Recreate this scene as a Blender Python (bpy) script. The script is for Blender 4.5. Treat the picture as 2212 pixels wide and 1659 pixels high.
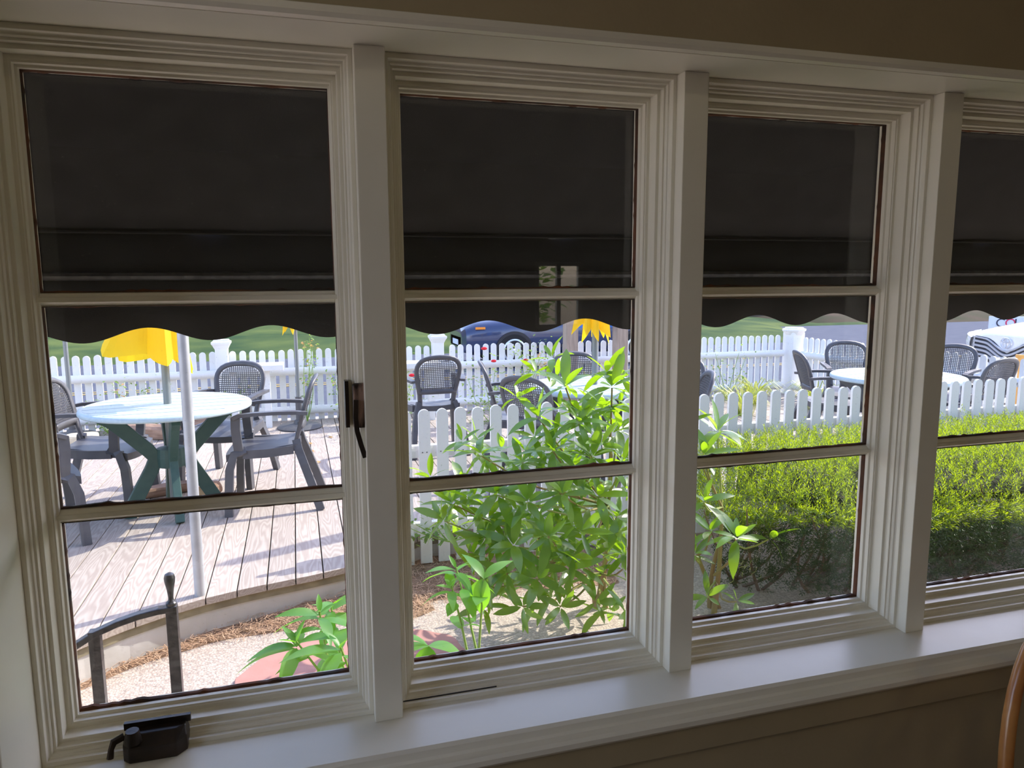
import bpy, math, random
from mathutils import Vector, Matrix, noise
from math import sin, cos, pi, radians, sqrt, atan2

random.seed(7)
scene = bpy.context.scene
COL = scene.collection
for o in list(bpy.data.objects):
    bpy.data.objects.remove(o)

# ------------------------------------------------------------------ camera
CAM = Vector((0.5076, -1.3273, 1.5))
YAW, PITCH, ROLL, FPX = 0.2832, 0.1409, -0.005, 1600.0


def ray(px, py):
    u = (px - 1106) / FPX
    v = (py - 829.5) / FPX
    c, s = cos(-ROLL), sin(-ROLL)
    u, v = u * c - v * s, u * s + v * c
    x, y2, z2 = u, 1.0, -v
    c, s = cos(PITCH), sin(PITCH)
    y = y2 * c + z2 * s
    z = -y2 * s + z2 * c
    c, s = cos(YAW), sin(YAW)
    return Vector((x * c + y * s, -x * s + y * c, z))


def at_z(px, py, z):
    d = ray(px, py)
    return CAM + d * ((z - CAM.z) / d.z)


def at_y(px, py, y):
    d = ray(px, py)
    return CAM + d * ((y - CAM.y) / d.y)


cd = bpy.data.cameras.new('camera')
cam = bpy.data.objects.new('camera', cd)
COL.objects.link(cam)
fw = ray(1106, 829.5).normalized()
rt = (ray(1206, 829.5) - ray(1006, 829.5)).normalized()
up = rt.cross(fw)
M = Matrix((rt, up, -fw)).transposed().to_4x4()
M.translation = CAM
cam.matrix_world = M
cd.sensor_width = 36
cd.lens = FPX / 2212 * 36
cd.clip_start = 0.02
cd.clip_end = 400
scene.camera = cam

# ------------------------------------------------------------------ sky, sun, exposure
SUN_AZ, SUN_EL = radians(22), radians(41)
to_sun = Vector((cos(SUN_AZ) * cos(SUN_EL), sin(SUN_AZ) * cos(SUN_EL), sin(SUN_EL)))
world = bpy.data.worlds.new('sky')
scene.world = world
world.use_nodes = True
wn = world.node_tree
sky = wn.nodes.new('ShaderNodeTexSky')
sky.sky_type = 'NISHITA'
sky.sun_disc = False
sky.sun_elevation = SUN_EL
sky.sun_rotation = pi / 2 - SUN_AZ
tint = wn.nodes.new('ShaderNodeVectorMath')
tint.operation = 'MULTIPLY'
tint.inputs[1].default_value = (1.12, 0.96, 1.0)
wn.links.new(sky.outputs[0], tint.inputs[0])
wn.links.new(tint.outputs[0], wn.nodes['Background'].inputs[0])
wn.nodes['Background'].inputs[1].default_value = 0.60
sd = bpy.data.lights.new('sun', 'SUN')
sd.energy = 6.2
sd.angle = radians(0.6)
sd.color = (1.0, 0.93, 0.82)
sun = bpy.data.objects.new('sun', sd)
sun.rotation_euler = to_sun.to_track_quat('Z', 'Y').to_euler()
sun.location = (6, 4, 8)
COL.objects.link(sun)
vs = scene.view_settings
vs.view_transform = 'Standard'
vs.look = 'None'
vs.gamma = 1
vs.use_curve_mapping = False
vs.exposure = 0.12


# ------------------------------------------------------------------ materials
def mat(name, col, rough=0.6, col2=None, scale=8.0, bump=0.0, bscale=None, metal=0.0, spec=0.5,
        transl=0.0, tcol=None, stretch=None, detail=4.0, ramp=(0.35, 0.65), per_object=0.0, emit=None, coat=0.0):
    m = bpy.data.materials.new(name)
    m.use_nodes = True
    nt = m.node_tree
    N, L = nt.nodes, nt.links
    b = N['Principled BSDF']
    b.inputs['Base Color'].default_value = (*col, 1)
    b.inputs['Roughness'].default_value = rough
    b.inputs['Metallic'].default_value = metal
    b.inputs['Specular IOR Level'].default_value = spec
    if coat:
        b.inputs['Coat Weight'].default_value = coat
    tc = N.new('ShaderNodeTexCoord')
    mp = N.new('ShaderNodeMapping')
    L.new(tc.outputs['Object'], mp.inputs[0])
    if stretch:
        mp.inputs['Scale'].default_value = stretch
    colsock = None
    if col2 is not None:
        nz = N.new('ShaderNodeTexNoise')
        nz.inputs['Scale'].default_value = scale
        nz.inputs['Detail'].default_value = detail
        L.new(mp.outputs[0], nz.inputs[0])
        rp = N.new('ShaderNodeValToRGB')
        rp.color_ramp.elements[0].position = ramp[0]
        rp.color_ramp.elements[1].position = ramp[1]
        rp.color_ramp.elements[0].color = (*col, 1)
        rp.color_ramp.elements[1].color = (*col2, 1)
        L.new(nz.outputs[0], rp.inputs[0])
        colsock = rp.outputs[0]
    if per_object:
        oi = N.new('ShaderNodeObjectInfo')
        mr = N.new('ShaderNodeMapRange')
        mr.inputs[3].default_value = 1 - per_object
        mr.inputs[4].default_value = 1 + per_object
        L.new(oi.outputs['Random'], mr.inputs[0])
        hs = N.new('ShaderNodeHueSaturation')
        L.new(mr.outputs[0], hs.inputs['Value'])
        if colsock:
            L.new(colsock, hs.inputs['Color'])
        else:
            hs.inputs['Color'].default_value = (*col, 1)
        colsock = hs.outputs[0]
    if colsock:
        L.new(colsock, b.inputs['Base Color'])
    if bump:
        bn = N.new('ShaderNodeTexNoise')
        bn.inputs['Scale'].default_value = bscale or scale
        bn.inputs['Detail'].default_value = detail
        L.new(mp.outputs[0], bn.inputs[0])
        bp = N.new('ShaderNodeBump')
        bp.inputs['Strength'].default_value = bump
        bp.inputs['Distance'].default_value = 0.01
        L.new(bn.outputs[0], bp.inputs['Height'])
        L.new(bp.outputs[0], b.inputs['Normal'])
    out = N['Material Output']
    if transl:
        tr = N.new('ShaderNodeBsdfTranslucent')
        tr.inputs[0].default_value = (*(tcol or col), 1)
        mx = N.new('ShaderNodeMixShader')
        mx.inputs[0].default_value = transl
        L.new(b.outputs[0], mx.inputs[1])
        L.new(tr.outputs[0], mx.inputs[2])
        L.new(mx.outputs[0], out.inputs[0])
    if emit:
        b.inputs['Emission Color'].default_value = (*col, 1)
        b.inputs['Emission Strength'].default_value = emit
    return m


PAINT = mat('window_paint', (0.87, 0.835, 0.71), 0.32, (0.84, 0.805, 0.68), 9)
WALLP = mat('wall_paint', (0.42, 0.345, 0.21), 0.7, (0.39, 0.32, 0.195), 6, 0.05, 90)
ROOMP = mat('room_paint', (0.62, 0.57, 0.46), 0.8, (0.6, 0.55, 0.44), 4)
CEILP = mat('ceiling_paint', (0.8, 0.78, 0.72), 0.85, (0.77, 0.75, 0.69), 5)
FLOORW = mat('floor_wood', (0.28, 0.17, 0.09), 0.4, (0.2, 0.11, 0.055), 3, 0.05, stretch=(1, 12, 1))
PUTTY = mat('putty_dark', (0.035, 0.025, 0.018), 0.9, (0.16, 0.06, 0.025), 14)
BRONZE = mat('dark_bronze', (0.022, 0.018, 0.015), 0.35, (0.045, 0.03, 0.022), 30, 0.1, 60, metal=0.3)
WORNB = mat('worn_bronze', (0.03, 0.022, 0.018), 0.4, (0.4, 0.26, 0.2), 45, 0.2, 60, metal=0.4, stretch=(1, 1, .3), ramp=(.45, .6))
BAREW = mat('bare_wood_hole', (0.2, 0.05, 0.015), 0.8)
RATTAN = mat('rattan', (0.62, 0.30, 0.09), 0.3, (0.45, 0.18, 0.05), 12, 0.1, coat=0.3)
SEATC = mat('seat_cane', (0.6, 0.4, 0.2), 0.6, (0.45, 0.28, 0.12), 60)
DSTRIP = mat('window_dirt', (0.03, 0.025, 0.02), 0.9)

AWN = mat('awning_fabric', (0.020, 0.020, 0.021), 0.9, (0.012, 0.012, 0.013), 14, 0.1, 300)
ALU = mat('galvanised_pipe', (0.55, 0.57, 0.60), 0.45, (0.42, 0.44, 0.47), 9, 0.03, metal=0.35)
IRON = mat('grey_iron', (0.10, 0.10, 0.105), 0.3, (0.05, 0.05, 0.055), 40, 0.25, 70, metal=0.5)
WHITEV = mat('white_vinyl', (0.86, 0.86, 0.85), 0.45, (0.80, 0.81, 0.79), 5, per_object=0.03)
WHITEW = mat('weathered_white', (0.85, 0.85, 0.86), 0.5, (0.72, 0.72, 0.70), 7, 0.03, stretch=(1, 1, .2), ramp=(.5, .75), per_object=0.03)
NAILM = mat('nail_head', (0.05, 0.05, 0.06), 0.6)
DECKM = None
CONC = None
RISER = mat('riser_concrete', (0.62, 0.60, 0.57), 0.8, (0.50, 0.48, 0.44), 5, 0.15, 30)
MOSS = mat('mossy_joist', (0.20, 0.17, 0.11), 0.9, (0.32, 0.28, 0.18), 12, 0.3, 30)
STRAW = mat('pine_straw', (0.46, 0.27, 0.16), 0.8, (0.62, 0.42, 0.27), 30)
MULCH = mat('mulch_bed', (0.20, 0.12, 0.07), 0.95, (0.33, 0.21, 0.13), 25, 0.5, 40)
TABLEW = mat('table_plastic', (0.52, 0.63, 0.66), 0.35, (0.46, 0.58, 0.61), 60, spec=0.4)
TGREEN = mat('green_resin', (0.045, 0.10, 0.085), 0.5, (0.06, 0.12, 0.10), 30)
TGREY = mat('grey_resin', (0.10, 0.11, 0.12), 0.5)
CHAIRM = mat('charcoal_resin', (0.105, 0.105, 0.115), 0.42, (0.085, 0.085, 0.095), 20)
UMBP = mat('umbrella_pole_metal', (0.22, 0.24, 0.24), 0.4, metal=0.3)
YEL = mat('yellow_canvas', (0.95, 0.66, 0.03), 0.75, (0.90, 0.60, 0.02), 6, transl=0.5, tcol=(1.0, 0.72, 0.02))
BASEM = mat('umbrella_base_iron', (0.09, 0.09, 0.095), 0.5)
LOGM = mat('log_bark', (0.42, 0.27, 0.19), 0.9, (0.26, 0.16, 0.11), 9, 0.6, 14, stretch=(1, 1, 4))
LOGE = mat('log_end', (0.66, 0.46, 0.28), 0.8, (0.50, 0.33, 0.20), 12, 0.2)
STONE = mat('tan_block', (0.72, 0.63, 0.46), 0.9, (0.62, 0.53, 0.38), 40, 0.3, 60)
REDP = mat('red_paver', (0.50, 0.25, 0.21), 0.8, (0.46, 0.22, 0.18), 10, 0.1, 50)
ASPH = mat('asphalt', (0.090, 0.100, 0.135), 1.0, (0.115, 0.125, 0.16), 3, 0.1, 60, spec=0.05)
YLINE = mat('road_yellow', (0.40, 0.28, 0.08), 0.7, (0.25, 0.2, 0.1), 3)
GRASSB = mat('bank_grass', (0.034, 0.068, 0.028), 0.9, (0.105, 0.14, 0.042), 0.55, 0.6, 9, detail=8, spec=0.05)
FORESTF = mat('forest_floor', (0.085, 0.062, 0.045), 0.95, (0.05, 0.055, 0.03), 0.7, 0.6, 6, detail=8, spec=0.05)
WPOST = mat('weathered_timber', (0.42, 0.33, 0.26), 0.8, (0.30, 0.23, 0.18), 6, 0.2, 20, stretch=(6, 6, .6))
BLUES = mat('blue_sign', (0.05, 0.22, 0.70), 0.5)

RHOL = mat('rhododendron_leaf', (0.055, 0.145, 0.035), 0.30, (0.085, 0.19, 0.04), 20, transl=0.42, tcol=(0.46, 0.76, 0.01), per_object=0.25, spec=0.9)
RHOB = mat('rhododendron_branch', (0.34, 0.22, 0.10), 0.7, (0.30, 0.28, 0.09), 8)
RHOG = mat('green_shoot', (0.34, 0.38, 0.10), 0.6)
BUDM = mat('leaf_bud', (0.65, 0.60, 0.15), 0.6)
POKL = mat('broad_leaf', (0.07, 0.21, 0.05), 0.4, (0.10, 0.26, 0.06), 15, transl=0.45, tcol=(0.34, 0.76, 0.03), per_object=0.12)
POKS = mat('soft_green_stem', (0.28, 0.42, 0.08), 0.5)
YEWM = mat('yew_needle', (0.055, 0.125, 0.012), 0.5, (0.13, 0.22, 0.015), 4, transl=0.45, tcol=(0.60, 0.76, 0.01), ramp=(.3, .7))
YEWD = mat('dense_twigs', (0.016, 0.02, 0.008), 0.95, (0.03, 0.025, 0.012), 30, 0.6, 40)  # for the solid core added inside the hedge to block light
YEWSH = mat('old_yew_needle', (0.022, 0.055, 0.014), 0.45, (0.035, 0.08, 0.02), 6, transl=0.15, tcol=(0.10, 0.20, 0.01))  # darker needle copy, shade of the hedge front put into its colour
YEWB = mat('yew_branch', (0.16, 0.11, 0.08), 0.8, (0.24, 0.17, 0.12), 10, 0.3)
ROSEL = mat('rose_leaf', (0.09, 0.20, 0.05), 0.5, (0.20, 0.30, 0.06), 9, transl=0.4, tcol=(0.40, 0.60, 0.08))
ROSEF = mat('rose_petal', (0.80, 0.03, 0.06), 0.5, transl=0.3, tcol=(0.9, 0.05, 0.08))
DRYL = mat('dry_leaf', (0.58, 0.38, 0.16), 0.7, (0.40, 0.22, 0.09), 9, transl=0.3, tcol=(0.8, 0.5, 0.15))
GRASSL = mat('lily_grass', (0.25, 0.38, 0.06), 0.5, (0.50, 0.46, 0.12), 7, transl=0.4, tcol=(0.6, 0.65, 0.1))
BLACKP = mat('black_plastic_pot', (0.012, 0.012, 0.013), 0.4)

CARB = mat('dark_blue_car_paint', (0.035, 0.055, 0.13), 0.18, metal=0.2, coat=0.8)
CARW = mat('white_car_paint', (0.83, 0.85, 0.88), 0.2, coat=0.8)
CARG = mat('car_glass', (0.02, 0.025, 0.03), 0.05, spec=0.8)
CHROME = mat('chrome', (0.80, 0.83, 0.88), 0.25, metal=0.6)
TYRE = mat('tyre_rubber', (0.015, 0.015, 0.016), 0.85)
GRILLE = mat('grille_black', (0.02, 0.02, 0.025), 0.5)
LAMPL = mat('headlamp_lens', (0.80, 0.82, 0.86), 0.15, (0.45, 0.47, 0.5), 25, coat=1.0)
AMBER = mat('amber_lens', (0.95, 0.30, 0.03), 0.2)
SIGNW = mat('sign_white', (0.80, 0.84, 0.90), 0.5)
INKD = mat('ink_dark', (0.03, 0.03, 0.06), 0.6)
INKR = mat('ink_red', (0.75, 0.04, 0.12), 0.6)
LAMPSH = mat('lamp_shade_glass', (1.0, 0.86, 0.66), 0.6, emit=1.5)  # glowing shade of the added fill lamps
ORANGEW = mat('orange_wood', (0.72, 0.38, 0.10), 0.5, (0.60, 0.30, 0.07), 8)


def make_deck_mat():
    m = bpy.data.materials.new('weathered_deck_board')
    m.use_nodes = True
    N, L = m.node_tree.nodes, m.node_tree.links
    b = N['Principled BSDF']
    b.inputs['Roughness'].default_value = 0.75
    tc = N.new('ShaderNodeTexCoord')
    oi = N.new('ShaderNodeObjectInfo')
    add = N.new('ShaderNodeVectorMath')
    add.operation = 'MULTIPLY_ADD'
    cb = N.new('ShaderNodeCombineXYZ')
    mu = N.new('ShaderNodeMath')
    mu.operation = 'MULTIPLY'
    mu.inputs[1].default_value = 37.0
    L.new(oi.outputs['Random'], mu.inputs[0])
    for i in range(3):
        L.new(mu.outputs[0], cb.inputs[i])
    add.inputs[1].default_value = (9.0, 1.1, 9.0)
    L.new(tc.outputs['Object'], add.inputs[0])
    L.new(cb.outputs[0], add.inputs[2])
    nz = N.new('ShaderNodeTexNoise')
    nz.inputs['Scale'].default_value = 1.1
    nz.inputs['Detail'].default_value = 2
    L.new(add.outputs[0], nz.inputs[0])
    m2 = N.new('ShaderNodeMath')
    m2.operation = 'MULTIPLY'
    m2.inputs[1].default_value = 95
    L.new(nz.outputs[0], m2.inputs[0])
    sn = N.new('ShaderNodeMath')
    sn.operation = 'SINE'
    L.new(m2.outputs[0], sn.inputs[0])
    rp = N.new('ShaderNodeValToRGB')
    rp.color_ramp.elements[0].position = 0.0
    rp.color_ramp.elements[0].color = (0.49, 0.42, 0.36, 1)
    rp.color_ramp.elements[1].position = 1.0
    rp.color_ramp.elements[1].color = (0.38, 0.315, 0.265, 1)
    mr = N.new('ShaderNodeMapRange')
    mr.inputs[1].default_value = -1
    L.new(sn.outputs[0], mr.inputs[0])
    L.new(mr.outputs[0], rp.inputs[0])
    hs = N.new('ShaderNodeHueSaturation')
    mv = N.new('ShaderNodeMapRange')
    mv.inputs[3].default_value = 0.88
    mv.inputs[4].default_value = 1.08
    L.new(oi.outputs['Random'], mv.inputs[0])
    L.new(mv.outputs[0], hs.inputs['Value'])
    L.new(rp.outputs[0], hs.inputs['Color'])
    L.new(hs.outputs[0], b.inputs['Base Color'])
    return m


def make_conc_mat():
    m = bpy.data.materials.new('exposed_aggregate')
    m.use_nodes = True
    N, L = m.node_tree.nodes, m.node_tree.links
    b = N['Principled BSDF']
    b.inputs['Roughness'].default_value = 0.85
    tc = N.new('ShaderNodeTexCoord')
    vo = N.new('ShaderNodeTexVoronoi')
    vo.inputs['Scale'].default_value = 95
    L.new(tc.outputs['Object'], vo.inputs[0])
    rp = N.new('ShaderNodeValToRGB')
    rp.color_ramp.elements[0].position = 0.0
    rp.color_ramp.elements[0].color = (0.62, 0.52, 0.43, 1)
    rp.color_ramp.elements[1].position = 0.75
    rp.color_ramp.elements[1].color = (0.42, 0.34, 0.28, 1)
    L.new(vo.outputs['Distance'], rp.inputs[0])
    hs = N.new('ShaderNodeHueSaturation')
    sp = N.new('ShaderNodeSeparateColor')
    L.new(vo.outputs['Color'], sp.inputs[0])
    mv = N.new('ShaderNodeMapRange')
    mv.inputs[3].default_value = 0.8
    mv.inputs[4].default_value = 1.2
    L.new(sp.outputs[0], mv.inputs[0])
    L.new(mv.outputs[0], hs.inputs['Value'])
    L.new(rp.outputs[0], hs.inputs['Color'])
    L.new(hs.outputs[0], b.inputs['Base Color'])
    bp = N.new('ShaderNodeBump')
    bp.inputs['Strength'].default_value = 0.5
    bp.inputs['Distance'].default_value = 0.006
    bp.invert = True
    L.new(vo.outputs['Distance'], bp.inputs['Height'])
    L.new(bp.outputs[0], b.inputs['Normal'])
    return m


def make_glass():
    m = bpy.data.materials.new('window_glass')
    m.use_nodes = True
    N, L = m.node_tree.nodes, m.node_tree.links
    N.remove(N['Principled BSDF'])
    t = N.new('ShaderNodeBsdfTransparent')
    t.inputs[0].default_value = (0.965, 0.985, 0.985, 1)
    g = N.new('ShaderNodeBsdfGlossy')
    g.inputs['Roughness'].default_value = 0.01
    lw = N.new('ShaderNodeLayerWeight')
    lw.inputs[0].default_value = 0.5
    pw = N.new('ShaderNodeMath')
    pw.operation = 'POWER'
    pw.inputs[1].default_value = 5.0
    L.new(lw.outputs['Facing'], pw.inputs[0])
    fr = N.new('ShaderNodeMath')
    fr.operation = 'MULTIPLY_ADD'
    fr.inputs[1].default_value = 0.96
    fr.inputs[2].default_value = 0.04
    L.new(pw.outputs[0], fr.inputs[0])
    mx = N.new('ShaderNodeMixShader')
    L.new(fr.outputs[0], mx.inputs[0])
    L.new(t.outputs[0], mx.inputs[1])
    L.new(g.outputs[0], mx.inputs[2])
    # a thin film of dust that scatters a little light
    d = N.new('ShaderNodeBsdfDiffuse')
    d.inputs[0].default_value = (0.75, 0.78, 0.8, 1)
    tc = N.new('ShaderNodeTexCoord')
    nz = N.new('ShaderNodeTexNoise')
    nz.inputs['Scale'].default_value = 260
    nz.inputs['Detail'].default_value = 2
    L.new(tc.outputs['Object'], nz.inputs[0])
    rp = N.new('ShaderNodeMapRange')
    rp.inputs[1].default_value = 0.66
    rp.inputs[2].default_value = 0.78
    rp.inputs[3].default_value = 0.012
    rp.inputs[4].default_value = 0.22
    L.new(nz.outputs[0], rp.inputs[0])
    mx2 = N.new('ShaderNodeMixShader')
    L.new(rp.outputs[0], mx2.inputs[0])
    L.new(mx.outputs[0], mx2.inputs[1])
    L.new(d.outputs[0], mx2.inputs[2])
    L.new(mx2.outputs[0], N['Material Output'].inputs[0])
    return m


DECKM = make_deck_mat()
CONC = make_conc_mat()
GLASS = make_glass()


# ------------------------------------------------------------------ mesh helpers
class MB:
    def __init__(self):
        self.v, self.f = [], []

    def add(self, vs_, fs):
        n = len(self.v)
        self.v += [tuple(p) for p in vs_]
        self.f += [tuple(i + n for i in f) for f in fs]
        return self

    def box(self, x0, x1, y0, y1, z0, z1):
        return self.add([(x0, y0, z0), (x1, y0, z0), (x1, y1, z0), (x0, y1, z0), (x0, y0, z1), (x1, y0, z1), (x1, y1, z1), (x0, y1, z1)],
                        [(0, 3, 2, 1), (4, 5, 6, 7), (0, 1, 5, 4), (1, 2, 6, 5), (2, 3, 7, 6), (3, 0, 4, 7)])

    def prism(self, poly, z0, z1):           # poly in xy
        n = len(poly)
        return self.add([(x, y, z0) for x, y in poly] + [(x, y, z1) for x, y in poly],
                        [tuple(range(n))[::-1], tuple(range(n, 2 * n))] + [(i, (i + 1) % n, n + (i + 1) % n, n + i) for i in range(n)])

    def prism_xz(self, poly, y0, y1):        # poly in xz
        n = len(poly)
        return self.add([(x, y0, z) for x, z in poly] + [(x, y1, z) for x, z in poly],
                        [tuple(range(n)), tuple(range(n, 2 * n))[::-1]] + [((i + 1) % n, i, n + i, n + (i + 1) % n) for i in range(n)])

    def tube(self, pts, rad, seg=8, caps=True):
        pts = [Vector(p) for p in pts]
        if not hasattr(rad, '__len__'):
            rad = [rad] * len(pts)
        vs_, fs = [], []
        t0 = (pts[1] - pts[0]).normalized()
        a = Vector((0, 0, 1)) if abs(t0.z) < 0.9 else Vector((1, 0, 0))
        nrm = t0.cross(a).normalized()
        for i, p in enumerate(pts):
            t = (pts[min(i + 1, len(pts) - 1)] - pts[max(i - 1, 0)])
            t = t.normalized() if t.length > 1e-9 else t0
            nrm = (nrm - t * nrm.dot(t))
            nrm = nrm.normalized() if nrm.length > 1e-6 else t.orthogonal().normalized()
            bn = t.cross(nrm)
            for k in range(seg):
                an = 2 * pi * k / seg
                vs_.append(p + (nrm * cos(an) + bn * sin(an)) * rad[i])
        for i in range(len(pts) - 1):
            for k in range(seg):
                k2 = (k + 1) % seg
                fs.append((i * seg + k, i * seg + k2, (i + 1) * seg + k2, (i + 1) * seg + k))
        if caps:
            fs.append(tuple(range(seg))[::-1])
            fs.append(tuple((len(pts) - 1) * seg + k for k in range(seg)))
        return self.add(vs_, fs)

    def lathe(self, prof, seg=24, cx=0, cy=0):   # (r, z)
        n = len(prof)
        vs_ = [(cx + r * cos(2 * pi * k / seg), cy + r * sin(2 * pi * k / seg), z) for k in range(seg) for r, z in prof]
        fs = [(k * n + i, ((k + 1) % seg) * n + i, ((k + 1) % seg) * n + i + 1, k * n + i + 1) for k in range(seg) for i in range(n - 1)]
        fs.append(tuple(k * n for k in range(seg))[::-1])
        fs.append(tuple(k * n + n - 1 for k in range(seg)))
        return self.add(vs_, fs)

    def strip(self, pts, w, t, side):        # a flat bar swept along pts; side = width direction per point
        pts = [Vector(p) for p in pts]
        vs_, fs = [], []
        n = len(pts)
        for i, p in enumerate(pts):
            tg = (pts[min(i + 1, n - 1)] - pts[max(i - 1, 0)]).normalized()
            s = Vector(side(i) if callable(side) else side)
            s = (s - tg * s.dot(tg)).normalized()
            u = tg.cross(s)
            for a, b_ in ((-1, -1), (1, -1), (1, 1), (-1, 1)):
                vs_.append(p + s * (a * w / 2) + u * (b_ * t / 2))
        for i in range(n - 1):
            for k in range(4):
                k2 = (k + 1) % 4
                fs.append((i * 4 + k, i * 4 + k2, i * 4 + 4 + k2, i * 4 + 4 + k))
        fs += [(3, 2, 1, 0), tuple((n - 1) * 4 + k for k in range(4))]
        return self.add(vs_, fs)

    def grid(self, rows, closed=False):
        n = len(rows[0])
        vs_ = [p for r in rows for p in r]
        fs = []
        for i in range(len(rows) - 1):
            for k in range(n if closed else n - 1):
                k2 = (k + 1) % n
                fs.append((i * n + k, i * n + k2, (i + 1) * n + k2, (i + 1) * n + k))
        return self.add(vs_, fs)

    def mesh(self, name, m=None, smooth=False):
        me = bpy.data.meshes.new(name)
        me.from_pydata(self.v, [], self.f)
        if m:
            me.materials.append(m)
        if smooth:
            me.polygons.foreach_set('use_smooth', [True] * len(me.polygons))
        me.update()
        return me

    def build(self, name, m, parent=None, smooth=False, bevel=0.0):
        o = bpy.data.objects.new(name, self.mesh(name, m, smooth))
        COL.objects.link(o)
        if parent:
            o.parent = parent
        if smooth:
            try:
                o.data.set_sharp_from_angle(angle=radians(40))
            except Exception:
                pass
        if bevel:
            md = o.modifiers.new('bevel', 'BEVEL')
            md.width = bevel
            md.segments = 2
            md.limit_method = 'ANGLE'
        return o


def inst(name, me, parent=None, loc=None, M4=None):
    o = bpy.data.objects.new(name, me)
    COL.objects.link(o)
    if parent:
        o.parent = parent
    if M4 is not None:
        o.matrix_local = M4
    elif loc is not None:
        o.location = loc
    return o


def empty(name, loc=(0, 0, 0), rz=0.0):
    o = bpy.data.objects.new(name, None)
    o.empty_display_size = 0.1
    COL.objects.link(o)
    o.location = loc
    o.rotation_euler = (0, 0, rz)
    return o


def tag(o, label=None, cat=None, group=None, kind=None):
    if label:
        o['label'] = label
    if cat:
        o['category'] = cat
    if group:
        o['group'] = group
    if kind:
        o['kind'] = kind
    return o


def copy_tree(o, parent=None):
    c = o.copy()
    COL.objects.link(c)
    c.parent = parent
    for ch in list(o.children):
        copy_tree(ch, c)
    return c


def lerp(a, b, t):
    return a + (b - a) * t


def interp(tab, x):
    if x <= tab[0][0]:
        return tab[0][1]
    for (x0, y0), (x1, y1) in zip(tab, tab[1:]):
        if x <= x1:
            return y0 + (y1 - y0) * (x - x0) / (x1 - x0)
    return tab[-1][1]


# ================================================================== THE ROOM
UW, MW = 0.62, 0.0528                       # window unit spacing, mullion width
ZT, ZB = 1.8908, 0.665                      # frame opening
GT, GB = 1.8440, 0.7110                     # glass
YG = 0.132
NWIN = 6
XL, XR = 0.0528, NWIN * UW
FLOOR = -0.10
CEIL = 2.55
RX0, RX1, RY0 = -1.4, 5.6, -5.2
WY = -0.122                                 # room face of the window wall


def struct(o, label, cat):
    return tag(o, label, cat, kind='structure')


struct(MB().box(RX0 - .15, RX1 + .15, RY0 - .15, 0.16, FLOOR - .1, FLOOR).build('floor', FLOORW), 'brown wooden floor of the room behind the window', 'floor')
struct(MB().box(RX0 - .15, RX1 + .15, RY0 - .15, 0.16, CEIL, CEIL + .1).build('ceiling', CEILP), 'white ceiling of the room, out of view', 'ceiling')
w = MB()
w.box(RX0, RX1, WY, 0.17, ZT + 0.012, CEIL)                      # above
w.box(RX0, RX1, WY + 0.03, 0.17, FLOOR, ZB - 0.105)              # below
w.box(RX0, 0.0, WY, 0.17, ZB - 0.105, ZT + 0.012)                # left
w.box(XR + MW, RX1, WY, 0.17, ZB - 0.105, ZT + 0.012)            # right
struct(w.build('wall_front', WALLP), 'tan painted wall above and below the row of windows', 'wall')
lw_ = MB()
LWY = (-1.6, -0.2)  # opening added so light rakes across the frame sides
lw_.box(RX0 - .15, RX0, RY0, LWY[0], FLOOR, CEIL).box(RX0 - .15, RX0, LWY[1], 0.17, FLOOR, CEIL).box(RX0 - .15, RX0, LWY[0], LWY[1], FLOOR, .35).box(RX0 - .15, RX0, LWY[0], LWY[1], 2.35, CEIL)
struct(lw_.build('wall_left', ROOMP), 'left room wall, out of view', 'wall')
struct(MB().box(RX1, RX1 + .15, RY0, 0.17, FLOOR, CEIL).build('wall_right', ROOMP), 'right room wall, out of view', 'wall')
BWX = [(2.72, 3.20)]                                 # openings of the far room wall
bw = MB()
bz0, bz1 = 1.02, 1.66
xs = [RX0 - .15] + [v for p in BWX for v in p] + [RX1 + .15]
for i in range(0, len(xs), 2):
    bw.box(xs[i], xs[i + 1], RY0 - .15, RY0, FLOOR, CEIL)
for a, b_ in BWX:
    bw.box(a, b_, RY0 - .15, RY0, FLOOR, bz0)
    bw.box(a, b_, RY0 - .15, RY0, bz1, CEIL)
struct(bw.build('wall_back', ROOMP), 'back room wall with small windows, seen only in the glass', 'wall')
for i, (a, b_) in enumerate(BWX):
    we = struct(empty('window_%d' % (NWIN + 2 + i), ((a + b_) / 2, RY0 - .05, bz0)), 'small window in the back room wall, seen only as a reflection', 'window')
    h = (b_ - a) / 2
    hh = bz1 - bz0
    f = MB()
    for q in (-h, -0.02, h - .04):
        f.box(q, q + .04, 0, .05, 0, hh)
    f.box(-h, h, 0.002, .048, 0, .04).box(-h, h, 0.002, .048, hh - .04, hh)
    f.build('window_frame', PAINT, we)

we = struct(empty('window_%d' % (NWIN + 1), (RX0 - .08, (LWY[0] + LWY[1]) / 2, .35)), 'wide window in the left room wall, out of view', 'window')  # unseen, put in to brighten the sides of the stiles
f = MB()
for q in (-.70, -.02, .66):
    f.box(-.02, .02, q, q + .04, 0, 2.0)
f.box(-.018, .018, -.70, .70, 0, .04).box(-.018, .018, -.70, .70, 1.96, 2.0)
f.build('window_frame', PAINT, we)

# ---- sill, soffit, side return, mullions
s = MB()
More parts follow.
